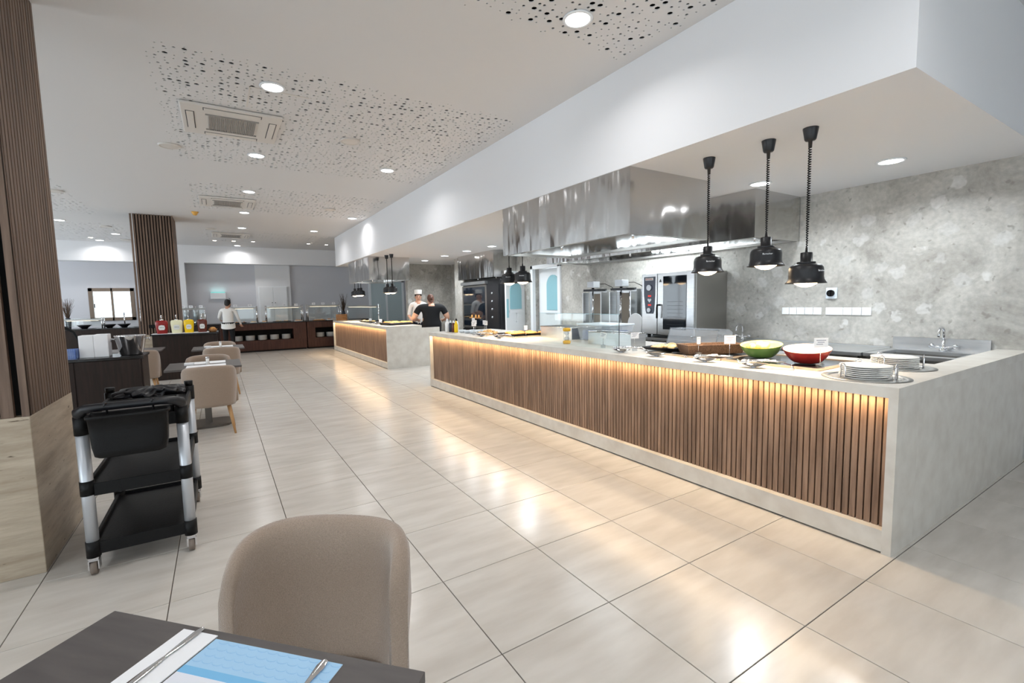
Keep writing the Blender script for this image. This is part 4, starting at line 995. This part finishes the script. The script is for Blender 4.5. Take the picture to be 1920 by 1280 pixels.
# ================================================================== ON THE LONG COUNTER
ZT = .9455
for k, ((cx, cy, r), nm) in enumerate(zip(WELLS, ('corner of the counter', 'sink side of the counter'))):
    t = thing('plate_dispenser', 'sunken steel plate dispenser at the '+nm, 'dispenser', (cx, cy, .945), 0, 'plate dispensers in the counter')
    MB().lathe([(.226, .0005), (.226, .004), (.182, .004), (.178, -.06), (.174, -.06), (.172, .002)], 44).build('collar', 'flatsteel', t)
    MB().lathe([(.001, -.30), (.176, -.30), (.176, -.05), (.173, -.05), (.173, -.296), (.001, -.296)], 32).build('well', 'darksteel', t)
    for q in range(3):
        a = .6+q*2.094+k*.3; ca, sa = math.cos(a), math.sin(a); tx_, ty_ = -sa*.016, ca*.016
        pts = [(ca*.152+tx_*s_, sa*.152+ty_*s_, z) for s_, z in ((1, -.12), (1, .07), (.7, .085), (0, .092), (-.7, .085), (-1, .07), (-1, -.12))]
        MB().tube(pts, .0045, 8).build('guide_loop', 'chrome', t)
    plate_stack(cx, cy, .952-.02, 7, 'white dinner plate in the stack at the '+nm, 'plates in the counter dispensers', .0115)
# hot plates
for y0, y1, nm in ((1.52, 2.23, 'under the two coloured bowls'), (2.24, 2.93, 'under the roasting tin')):
    t = thing('hot_plate', 'black glass hot plate in a pale metal frame '+nm, 'hot plate', (3.36, y0, ZT), 0, 'glass hot plates')
    MB().box(.02, .60, .02, y1-y0-.02, 0, .01).build('glass_top', 'ceran', t)
    for a in ((0, .62, 0, .02), (0, .62, y1-y0-.02, y1-y0), (0, .02, .02, y1-y0-.02), (.60, .62, .02, y1-y0-.02)): MB().box(a[0], a[1], a[2], a[3], 0, .016).build('frame_rail', 'warm_lit_frame', t)
def bowl(x, y, label, out, inn, food):
    t = thing('slanted_bowl', label, 'bowl', (x, y, ZT+.0105)); R = .155
    def prof(u, v, th):
        a = 2*PI*u; r = (.055+(R-.055)*v**.62)-th; z = .004+th+.105*v**1.35
        return (r*math.cos(a), r*math.sin(a), z+.022*v*v*math.cos(a-.25))
    m = MB(); m.grid(lambda u, v: prof(u, v, 0), 40, 14, cu=True); m.f.append(tuple(reversed(range(40)))); m.sm.append(False); m.build('outer_shell', out, t)
    m = MB(); m.grid(lambda u, v: (lambda p: (p[0]*.985, p[1]*.985, p[2]+.001))(prof(u, 1-v, .005 if v > 0 else 0)), 40, 14, cu=True); m.f.append(tuple(13*40+i for i in range(40))); m.sm.append(True); m.build('inner_glaze', inn, t)
    if food:
        for k in range(22):
            a = rnd.random()*6.28; r = rnd.uniform(0, .095); s_ = rnd.uniform(.022, .034)
            MB().ball((r*math.cos(a), r*math.sin(a), .088+.025*(1-r/.1)+.12*r*math.cos(a)), s_, 9, 7, sx=rnd.uniform(.8, 1.2), sz=.8).build('potato_piece', food if k % 3 else 'food', t)
    return t
bowl(3.62, 1.72, 'red slanted serving bowl, empty with cream inside', 'red', 'cream', None)
bowl(3.69, 2.10, 'green slanted serving bowl filled with pale potatoes', 'green', 'lime', 'potato')
rt = thing('roasting_tin', 'long speckled brown roasting tin on the hot plate', 'tin', (3.64, 2.52, ZT+.0165), -.45)
m = MB(); a0, a1, b0, b1 = .24, .27, .085, .11
def rect(hx, hy, z): return [(-hx, -hy, z), (hx, -hy, z), (hx, hy, z), (-hx, hy, z)]
v = rect(a0, b0, 0)+rect(a1, b1, .085)+rect(a1-.008, b1-.008, .085)+rect(a0-.006, b0-.006, .008)
m.add(v, [(3, 2, 1, 0)]+[(i, (i+1) % 4, 4+(i+1) % 4, 4+i) for i in range(4)]+[(4+i, 4+(i+1) % 4, 8+(i+1) % 4, 8+i) for i in range(4)]+[(8+i, 8+(i+1) % 4, 12+(i+1) % 4, 12+i) for i in range(4)]+[(12, 13, 14, 15)])
m.build('tin_body', 'roast', rt, bevel=.006)
for k in range(7): MB().ball((-.19+.063*k, rnd.uniform(-.03, .03), .045), .045, 10, 7, sz=.6).build('baked_piece', 'food', rt)
def tray(x, y, rz, w_, d, label, mt, food, n, size, zb=.0, fz=.5):
    t = thing('baking_tray', label, 'tray', (x, y, ZT+zb), rz); m = MB()
    v = rect(w_/2-.03, d/2-.03, 0)+rect(w_/2, d/2, .03)+rect(w_/2-.006, d/2-.006, .03)+rect(w_/2-.034, d/2-.034, .005)
    m.add(v, [(3, 2, 1, 0)]+[(i, (i+1) % 4, 4+(i+1) % 4, 4+i) for i in range(4)]+[(4+i, 4+(i+1) % 4, 8+(i+1) % 4, 8+i) for i in range(4)]+[(8+i, 8+(i+1) % 4, 12+(i+1) % 4, 12+i) for i in range(4)]+[(12, 13, 14, 15)])
    m.build('tray_body', mt, t)
    for k in range(n):
        px, py = rnd.uniform(-w_/2+.06, w_/2-.06), rnd.uniform(-d/2+.05, d/2-.05)
        MB().ball((px, py, .005+size*fz), size*rnd.uniform(.8, 1.15), 9, 6, sx=rnd.uniform(.9, 1.3), sy=rnd.uniform(.8, 1.2), sz=fz).build('food_piece', food, t)
    return t
tray(3.68, 2.98, .1, .46, .34, 'shallow black tray of pale bread slices near the glass guard', 'blackmetal', 'potato', 14, .04, .0165)
tray(3.72, 5.63, .0, .62, .46, 'wide black tray of golden pastries under the paired lamps', 'blackmetal', 'food', 34, .042, .02)
o = MB((3.4, 5.36, ZT)).box(3.4, 4.0, 5.36, 5.9, ZT, .965).build('serving_riser', 'warm_lit_frame'); o.location = (3.4, 5.36, ZT); tag(o, 'low pale riser plate under the golden pastries', 'riser')
fr = thing('fries_heap', 'heap of pale french fries on a board beside the steel spoon rests', 'food', (3.5, 6.25, ZT))
MB().box(-.17, .17, -.24, .24, 0, .012).build('serving_board', 'warm_lit_frame', fr, bevel=.004); m = MB()
for k in range(170):
    r = abs(rnd.gauss(0, .08)); a = rnd.random()*6.28; c = Matrix.Translation((min(.15, r)*math.cos(a), 1.4*min(.15, r)*math.sin(a), .022+.055*max(0, 1-r/.16)*rnd.random())) @ Matrix.Rotation(rnd.random()*6.28, 4, 'Z') @ Matrix.Rotation(rnd.uniform(-.4, .4), 4, 'Y')
    q = MB().box(-.035, .035, -.005, .005, -.005, .005).xf(c); m.add(q.v, q.f)
m.build('fries', 'fries', fr)['kind'] = 'stuff'
for k, (x, y) in enumerate(((3.42, 6.62), (3.42, 6.82), (3.42, 7.02), (3.58, 6.7), (3.58, 6.92))):
    t = thing('sauce_bowl', 'small glass bowl in the cluster between the fries and the bottles', 'bowl', (x, y, ZT), 0, 'small bowls by the fries')
    MB().lathe([(.001, 0), (.035, 0), (.06, .03), (.065, .045), (.06, .045), (.052, .03), (.03, .008), (.001, .008)], 20).build('bowl_body', 'lid', t); MB().lathe([(.001, .034), (.053, .033)], 20).build('dip', ['potato', 'food', 'mayo', 'potato', 'food'][k], t)
def bottle(x, y, label, body, cap, h=.2, r=.032):
    t = thing('sauce_bottle', label, 'bottle', (x, y, ZT), 0, 'squeeze bottles on the counter end')
    MB().lathe([(.001, 0), (r*.9, 0), (r, .008), (r, h*.62), (r*.8, h*.74), (r*.45, h*.8)], 18).build('bottle_body', body, t)
    MB().lathe([(r*.5, h*.79), (r*.5, h*.86), (r*.16, h), (.001, h*1.002)], 14).build('nozzle', cap, t)
bottle(3.36, 7.12, 'yellow mustard squeeze bottle on the counter end', 'mustard', 'mustard'); bottle(3.36, 7.22, 'brown sauce squeeze bottle on the counter end', 'bbq', 'white')
bottle(3.35, 7.32, 'dark purple squeeze bottle with white cap', 'vase', 'white'); bottle(3.34, 7.43, 'white squeeze bottle at the very end of the counter', 'porcelain', 'white', .23, .038); bottle(3.5, 7.4, 'tall white squeeze bottle behind the others', 'porcelain', 'blackplastic', .23, .036)
def spoon_rest(x, y, rz, tongs, label):
    t = thing('spoon_rest', label, 'utensil', (x, y, ZT), rz, 'steel spoon rests along the counter front')
    def f(u, v):
        a = 2*PI*u; r = v; return (.055*r*math.cos(a), .085*r*math.sin(a), .004+.024*r*r)
    m = MB(); m.grid(f, 28, 7, cu=True); m.build('spoon_bowl', 'chrome', t)
    m = MB(); m.grid(lambda u, v: (lambda w_: (w_*(2*v-1), -.08-.17*u, .028+.02*math.sin(PI*u*.9)-.01*u))(.009+.008*u), 12, 5); m.build('spoon_handle', 'chrome', t)
    MB().tube([(-.02, -.23, .03), (-.028, -.25, .002), (.028, -.25, .002), (.02, -.23, .03)], .004, 8).build('handle_foot', 'chrome', t)
    MB().lathe([(.02, 0), (.024, .002), (.012, .005)], 16).build('bowl_foot', 'chrome', t)
    if tongs:
        for s_ in (-1, 1):
            MB().tube([(s_*.005, -.2, .05), (s_*.02, -.08, .056), (s_*.028, .02, .05), (s_*.026, .06, .036)], [.006, .006, .007, .016], 8).build('tong_arm', 'chrome', t)
            MB().ball((s_*.026, .065, .04), .02, 10, 7, sx=.7, sz=.7).build('tong_head', 'chrome', t)
for x, y, tg, nm in ((3.21, 1.88, True, 'steel spoon rest with serving tongs in front of the red bowl'), (3.22, 2.28, True, 'steel spoon rest with serving tongs in front of the green bowl'), (3.22, 2.76, False, 'bare steel spoon rest in front of the roasting tin'), (3.22, 3.18, True, 'steel spoon rest with tongs by the edge of the glass guard'),
                  (3.24, 5.5, True, 'steel spoon rest with tongs in front of the golden pastries'), (3.22, 5.98, True, 'steel spoon rest with tongs in front of the fries')): spoon_rest(x, y, .45, tg, nm)
def card(x, y, z, label, w_=.095, h=.065, stem=.075, rz=-.56, tilt=0):
    t = thing('label_card', label, 'card', (x, y, z), rz, 'food label cards on the counter'); 
    MB().box(-.022, .022, -.014, .014, 0, .03).build('acrylic_foot', 'acrylic', t); MB().cyl((0, 0), .002, .03, stem+.03, 8).build('stem', 'chrome', t)
    mt = Matrix.Translation((0, 0, stem+.02+h/2)) @ Matrix.Rotation(tilt, 4, 'Y')
    c = MB().box(-w_/2, w_/2, -.004, -.002, -h/2, h/2).xf(mt).build('card_sheet', 'paper', t); m = MB()
    for r_ in range(3): m.box(-w_*.34+.008*(r_ % 2), w_*.34-.01*r_, -.0046, -.004, h*.22-r_*h*.2, h*.22-r_*h*.2+.004)
    m.xf(mt).build('card_print', 'ink', c)['kind'] = 'stuff'
for a in ((3.40, 1.53, 'white food label card in front of the red bowl', .095, .065, .12), (3.42, 2.2, 'white food label card between the roasting tin and green bowl', .09, .065, .10), (3.40, 2.47, 'narrow food label seen edge on before the roasting tin', .03, .06, .08), (3.42, 3.2, 'white food label card behind the glass guard edge', .08, .06, .10),
          (3.4, 3.62, 'tilted white food label card behind the glass guard', .07, .06, .08), (3.55, 5.3, 'white food label card by the golden pastries', .045, .06, .09), (3.27, 6.3, 'white notched label card by the fries', .07, .07, .12), (3.62, 6.55, 'white label card among the small bowls, fries side', .05, .07, .11),
          (3.7, 6.75, 'white label card among the small bowls, middle', .05, .07, .11), (3.66, 7.0, 'white label card among the small bowls, bottle side', .05, .07, .11), (3.7, 7.14, 'tall white label card beside the yellow bottle', .05, .08, .13)):
    card(a[0], a[1], ZT+(.0165 if a[1] < 3 else 0), a[2], a[3], a[4], a[5], tilt=.25 if 'tilted' in a[2] else 0)
hg = thing('egg_timer', 'hourglass egg timer with yellow plastic ends on the counter', 'timer', (3.42, 4.25, ZT))
for z in (.0, .145): MB().lathe([(.001, z), (.04, z), (.046, z+.01), (.046, z+.028), (.038, z+.038), (.001, z+.04)], 24).build('timer_cap', 'yellow', hg)
MB().lathe([(.03, .04), (.03, .07), (.005, .092), (.03, .115), (.03, .145)], 20).build('sand_glass', 'acrylic', hg)
for q in range(3): a = 2.09*q+.3; MB().cyl((.036*math.cos(a), .036*math.sin(a)), .003, .038, .147, 8).build('timer_post', 'acrylic', hg)
gg = thing('glass_guard', 'upright clear glass guard pane along the counter front', 'sneeze guard', (3.33, 3.32, ZT))
MB().box(-.003, .003, 0, 1.36, 0, .355).build('glass_pane', 'glass', gg); MB().box(-.0035, .0035, -.002, 0, 0, .355).build('pane_edge', 'darksteel', gg); MB().box(-.0055, .0055, 0, 1.36, .355, .358).build('pane_top_edge', 'blueglass', gg)
for xb, W_, y0, y1, h, nm in ((3.80, .4, 4.62, 5.3, .15, 'steel warming bin nearer the golden pastries'), (3.60, .22, 3.42, 4.08, .14, 'steel warming bin behind the tilted label card')):
    t = thing('steel_bin', nm, 'bin', (xb, y0, ZT), 0, 'steel bins on the counter'); m = MB(); d = y1-y0; th = .008
    m.box(0, th, 0, d, 0, h); m.box(W_-th, W_, 0, d, 0, h); m.box(th, W_-th, 0, th, 0, h); m.box(th, W_-th, d-th, d, 0, h); m.box(th, W_-th, th, d-th, 0, th)
    m.build('bin_body', 'steel', t); MB().tube([(0, 0, h), (W_, 0, h), (W_, d, h), (0, d, h)], .006, 6, closed=True).build('rolled_rim', 'chrome', t)
bx = thing('storage_box', 'translucent plastic storage box with milky lid and blue contents', 'box', (3.84, 3.98, ZT))
m = MB(); v = rect(.18, .26, 0)+rect(.20, .29, .19)+rect(.193, .283, .19)+rect(.173, .253, .004)
m.add(v, [(3, 2, 1, 0)]+[(i, (i+1) % 4, 4+(i+1) % 4, 4+i) for i in range(4)]+[(4+i, 4+(i+1) % 4, 8+(i+1) % 4, 8+i) for i in range(4)]+[(8+i, 8+(i+1) % 4, 12+(i+1) % 4, 12+i) for i in range(4)]+[(12, 13, 14, 15)])
m.xf(Matrix.Translation((.2, .29, 0))); m.build('box_body', 'plasticbox', bx); MB().box(.035, .365, .045, .535, .006, .13).build('box_contents', 'bluestuff', bx, bevel=.02); MB().box(-.008, .408, -.008, .588, .19, .21).build('box_lid', 'lid', bx, bevel=.008)
cv = thing('display_cover', 'clear acrylic roll top cover on a dark base behind the hot plate', 'cover', (4.0, 2.72, ZT))
MB().box(0, .28, 0, .58, 0, .03).build('cover_base', 'blackplastic', cv, bevel=.005)
MB().prism([(.0, .03), (.28, .03), (.28, .16), (.22, .19), (.06, .19)], 0.004, .576, 'y').build('cover_dome', 'plasticbox', cv)
for a, b_ in ((.03, .19),): MB().tube([(0, .004, .03), (.06, .004, .19), (.06, .576, .19), (0, .576, .03)], .006, 6).build('cover_rim', 'acrylic', cv)
MB().ball((.03, .29, .11), .01, 8, 6).build('cover_knob', 'chrome', cv)
o = thing('pan_lid_tray', 'flat steel tray on the counter beside the green bowl', 'tray', (4.14, 2.35, ZT)); MB().box(-.14, .14, -.2, .2, 0, .012).build('tray_body', 'steel', o, bevel=.004)

# ================================================================== ON THE FAR COUNTER
g2 = guard(3.45, 3.451, 12.5, .9455, 'chrome and glass food guard on the far stone counter', 1.40)
for ch in list(g2.children): bpy.data.objects.remove(ch)
O = g2.location = (3.6, 12.4, .9455)
for y in (0, 3.5):
    MB().cyl((0, y), .014, 0, .5, 12).build('post', 'chrome', g2)
MB().box(-.15, .15, -.02, 3.52, .47, .478).build('glass_shelf', 'glass', g2); MB().box(-.05, .05, 0, 3.5, .42, .46).build('light_bar', 'flatsteel', g2); MB().box(-.03, .03, .3, 3.2, .414, .42).build('light_tube', 'guardled', g2); MB().box(-.004, .004, .02, 3.48, .05, .42).build('glass_back', 'glass', g2)
rd = tray(3.58, 10.86, .2, .66, .5, 'deep black roasting dish of browned food on the far counter', 'blackmetal', 'food', 36, .05, 0, .7)
MB().box(-.32, .32, -.24, .24, -.0005, .06).build('dish_wall', 'blackmetal', rd, bevel=.02)
for k in range(26): MB().ball((rnd.uniform(-.27, .27), rnd.uniform(-.19, .19), .06), .045, 9, 6, sz=.6).build('food_piece', 'food', rd)
tray(3.62, 13.2, .0, .4, 1.2, 'long shallow tray under the far counter guard', 'blackmetal', 'potato', 24, .04)
spoon_rest(3.3, 11.6, .4, True, 'steel spoon rest with tongs on the far stone counter')
for x, y, nm in ((3.32, 11.3, 'white label card before the black roasting dish'), (3.32, 12.2, 'white label card near the far guard')): card(x, y, ZT, nm, .07, .06, .05)
wb = thing('wooden_crate', 'orange brown wooden crate at the end of the far counter', 'crate', (3.29, 15.4, ZT)); m = MB()
for k in range(4):
    MB().box(-.15, .15, -.1, -.09, .01+k*.05, .045+k*.05).build('crate_slat', 'cardboard', wb); MB().box(-.15, .15, .09, .1, .01+k*.05, .045+k*.05).build('crate_slat', 'cardboard', wb)
for x in (-.15, .14): MB().box(x, x+.01, -.1, .1, 0, .2).build('crate_end', 'cardboard', wb)
t = thing('salad_bowl', 'empty dark bowl near the guard of the far stone counter', 'bowl', (3.5, 12.0, ZT)); MB().lathe([(.001, 0), (.06, 0), (.12, .09), (.11, .09), (.05, .01), (.001, .01)], 24).build('bowl_body', 'blackmetal', t)

# ================================================================== PEOPLE
def person(name, label, loc, rz, J, R, E, mats, extras):
    """one continuous body: joints J, radii R, edges E=(a,b,material index)"""
    t = thing(name, label, 'person', loc, rz)
    me = bpy.data.meshes.new('body'); keys = list(J); idx = {k: i for i, k in enumerate(keys)}
    me.from_pydata([J[k] for k in keys], [(idx[a], idx[b_]) for a, b_, _ in E], [])
    o = bpy.data.objects.new('body', me); COL.objects.link(o)
    sk_ = o.modifiers.new('skin', 'SKIN'); o.modifiers.new('sub', 'SUBSURF').levels = 2
    for i, k in enumerate(keys):
        d = me.skin_vertices[0].data[i]; r = R[k]; d.radius = r if isinstance(r, tuple) else (r, r); d.use_root = (k == 'pelvis')
    dg = bpy.context.evaluated_depsgraph_get(); dg.update()
    nm = bpy.data.meshes.new_from_object(o.evaluated_get(dg)); bpy.data.objects.remove(o)
    nm.materials.clear()
    for m_ in mats: nm.materials.append(M[m_])
    segs = [(Vector(J[a]), Vector(J[b_]), mi) for a, b_, mi in E]
    for p in nm.polygons:
        c = p.center; best = None
        for a, b_, mi in segs:
            ab = b_-a; q = max(0, min(1, (c-a).dot(ab)/max(ab.length_squared, 1e-9))); d = (a+ab*q-c).length
            if best is None or d < best[0]: best = (d, mi)
        p.material_index = best[1]; p.use_smooth = True
    ob_ = bpy.data.objects.new('body', nm); COL.objects.link(ob_); ob_.parent = t
    extras(t); return t
def hand(J, R, E, side, wrist, d, mi):
    """palm and five fingers beyond the wrist, along direction d"""
    w_ = Vector(J[wrist]); d = Vector(d).normalized(); x = d.cross(Vector((0, 1, 0))); x = x.normalized() if x.length > .1 else Vector((1, 0, 0)); y = d.cross(x)
    p = side+'palm'; J[p] = tuple(w_+d*.05); R[p] = (.03, .016); E.append((wrist, p, mi))
    for k in range(4):
        s_ = (k-1.5)*.018; ln = (.062, .072, .068, .052)[k]
        a, b_, c = '%sf%da' % (side, k), '%sf%db' % (side, k), '%sf%dc' % (side, k)
        J[a] = tuple(w_+d*.085+x*s_); J[b_] = tuple(w_+d*(.085+ln*.5)+x*s_*1.1+y*.008); J[c] = tuple(w_+d*(.085+ln*.85)+x*s_*1.1+y*.026)
        for q, r in ((a, .0095), (b_, .0085), (c, .0075)): R[q] = r
        E += [(p, a, mi), (a, b_, mi), (b_, c, mi)]
    a, b_ = side+'t1', side+'t2'; J[a] = tuple(w_+d*.045+x*.04+y*.01); J[b_] = tuple(w_+d*.085+x*.052+y*.018); R[a] = .0105; R[b_] = .0085; E += [(p, a, mi), (a, b_, mi)]
def figure(h, wide, lean=0, la=None, ra=None, la2=None, ra2=None, sleeve=1, top=0, arm=1, skin=1, leg=2, feet=2, legspread=.1):
    k = h/1.75; J, R, E = {}, {}, []
    def P_(n, x, y, z, r): J[n] = (x*k, (y-lean*max(0, z-.95))*k, z*k); R[n] = (r[0]*k*wide, r[1]*k*wide) if isinstance(r, tuple) else r*k
    P_('pelvis', 0, 0, .95, (.165, .125)); P_('waist', 0, 0, 1.10, (.15, .115)); P_('chest', 0, 0, 1.28, (.175, .125)); P_('upper', 0, .01, 1.42, (.14, .095)); P_('neck', 0, 0, 1.51, .055); P_('head', 0, -.02, 1.60, (.078/1, .095)); P_('crown', 0, -.01, 1.69, (.07, .085))
    R['head'] = (.078*k, .092*k); R['crown'] = (.066*k, .08*k)
    E += [('pelvis', 'waist', top), ('waist', 'chest', top), ('chest', 'upper', top), ('upper', 'neck', skin), ('neck', 'head', skin), ('head', 'crown', skin)]
    for s_, sd, e1, e2 in ((-1, 'l', la, la2), (1, 'r', ra, ra2)):
        P_(sd+'sh', s_*.19*wide, .0, 1.42, .062*wide)
        P_(sd+'el', *(e1 or (s_*.25*wide, .02, 1.14)), .045*wide); P_(sd+'wr', *(e2 or (s_*.26*wide, -.06, .90)), .03)
        if sleeve < 1:
            J[sd+'md'] = tuple(Vector(J[sd+'sh'])*.45+Vector(J[sd+'el'])*.55); R[sd+'md'] = .055*wide*k
            E += [('upper', sd+'sh', top), (sd+'sh', sd+'md', top), (sd+'md', sd+'el', skin), (sd+'el', sd+'wr', arm)]
        else: E += [('upper', sd+'sh', top), (sd+'sh', sd+'el', top), (sd+'el', sd+'wr', arm)]
        hand(J, R, E, sd, sd+'wr', Vector(J[sd+'wr'])-Vector(J[sd+'el']), skin)
        P_(sd+'hip', s_*.09*wide, 0, .88, .10*wide); P_(sd+'kn', s_*legspread, -.02, .50, .066*wide); P_(sd+'an', s_*legspread, .02, .09, .045); P_(sd+'toe', s_*(legspread+.02), -.16, .035, .036)
        E += [('pelvis', sd+'hip', leg), (sd+'hip', sd+'kn', leg), (sd+'kn', sd+'an', leg), (sd+'an', sd+'toe', feet)]
    return J, R, E, k
def face(t, J, k, lean_y=0):
    hx, hy, hz = J['head']
    MB().ball((hx, hy-.098*k, hz-.005), .016*k, 10, 8, sy=.9, sz=1.5).build('nose', 'skin', t)
    for s_ in (-1, 1):
        MB().ball((hx+s_*.032*k, hy-.083*k, hz+.02*k), .010*k, 10, 8).build('eye', 'hair', t)
        MB().ball((hx+s_*.08*k, hy+.01, hz), .022*k, 10, 8, sx=.4, sz=1.4).build('ear', 'skin', t)
    MB().box(hx-.025*k, hx+.025*k, hy-.094*k, hy-.085*k, hz-.052*k, hz-.043*k).build('mouth', 'red', t)
def cap_hair(t, J, k, material, drop=.05, bun=False):
    hx, hy, hz = J['crown']
    def f(u, v):
        a = 2*PI*u; back = max(0, math.sin(a)); zl = -.02-(drop+.06)*back
        q = v; r = math.sin(PI/2*q**.8)
        return (hx+.088*k*r*math.cos(a), hy+.012*k+.103*k*r*math.sin(a), hz+.085*k*math.cos(PI/2*q**.8)+(zl*k if q > .75 else zl*k*(q/.75)**3))
    MB().grid(f, 28, 12, cu=True).build('hair', material, t)
    if bun: MB().ball((hx, hy+.11*k, hz-.02*k), .045*k, 12, 8).build('hair_bun', material, t)
# waiter, back to us, reaching over the buffet
J, R, E, k = figure(1.66, .98, .10, la=(-.27, -.03, 1.17), la2=(-.30, -.2, .98), ra=(.28, -.12, 1.20), ra2=(.30, -.34, 1.12), arm=0, legspread=.1)
def ex(t, J=J, k=k):
    face(t, J, k); cap_hair(t, J, k, 'hair', .06)
    m = MB(); 
    def ap(u, v): a = PI*(1.0*u)-.0; return (.19*k*math.cos(a)*(1+.05*v), .155*k*math.sin(a)*(1+.1*v), (1.04-.16*v-.05*math.sin(3*u))*k)
    m.grid(ap, 20, 6); m.build('shirt_tail', 'whitecloth', t)
    MB().tube([(.17*k*math.cos(PI*q/10), .15*k*math.sin(PI*q/10), 1.03*k) for q in range(11)], .012, 8).build('apron_string', 'blackcloth', t)
person('person', 'waiter in white shirt and black trousers, back turned, leaning over the buffet', (.22, 16.25, 0), PI-.25, J, R, E, ['whitecloth', 'skin', 'blackcloth'], ex)
# cook in white with a white cap
J, R, E, k = figure(1.74, 1.0, .02, la2=(-.2, -.26, 1.05), ra2=(.2, -.26, 1.05), arm=1)
def ex(t, J=J, k=k):
    face(t, J, k); cap_hair(t, J, k, 'hair', .02)
    hx, hy, hz = J['crown']; MB().lathe([(.092*k, -.01), (.094*k, .0), (.096*k, .085*k), (.09*k, .1*k), (.001, .108*k)], 28, (hx, hy, hz+.005)).build('cook_cap', 'whitecloth', t)
person('person', 'cook in a white jacket and white cap facing the woman in black', (4.36, 11.45, 0), -.3, J, R, E, ['whitecloth', 'skin', 'navy'], ex)
# woman in black seen from behind
J, R, E, k = figure(1.64, 1.6, .03, la=(-.44, .0, 1.14), la2=(-.36, -.26, 1.08), ra=(.46, .02, 1.14), ra2=(.30, -.27, 1.1), arm=1, sleeve=.5)
def ex(t, J=J, k=k): face(t, J, k); cap_hair(t, J, k, 'brownhair', .06, True)
person('person', 'woman in a black short sleeved top with tied brown hair, seen from behind', (4.40, 10.72, 0), PI-.25, J, R, E, ['blackcloth', 'skin', 'blackcloth'], ex)
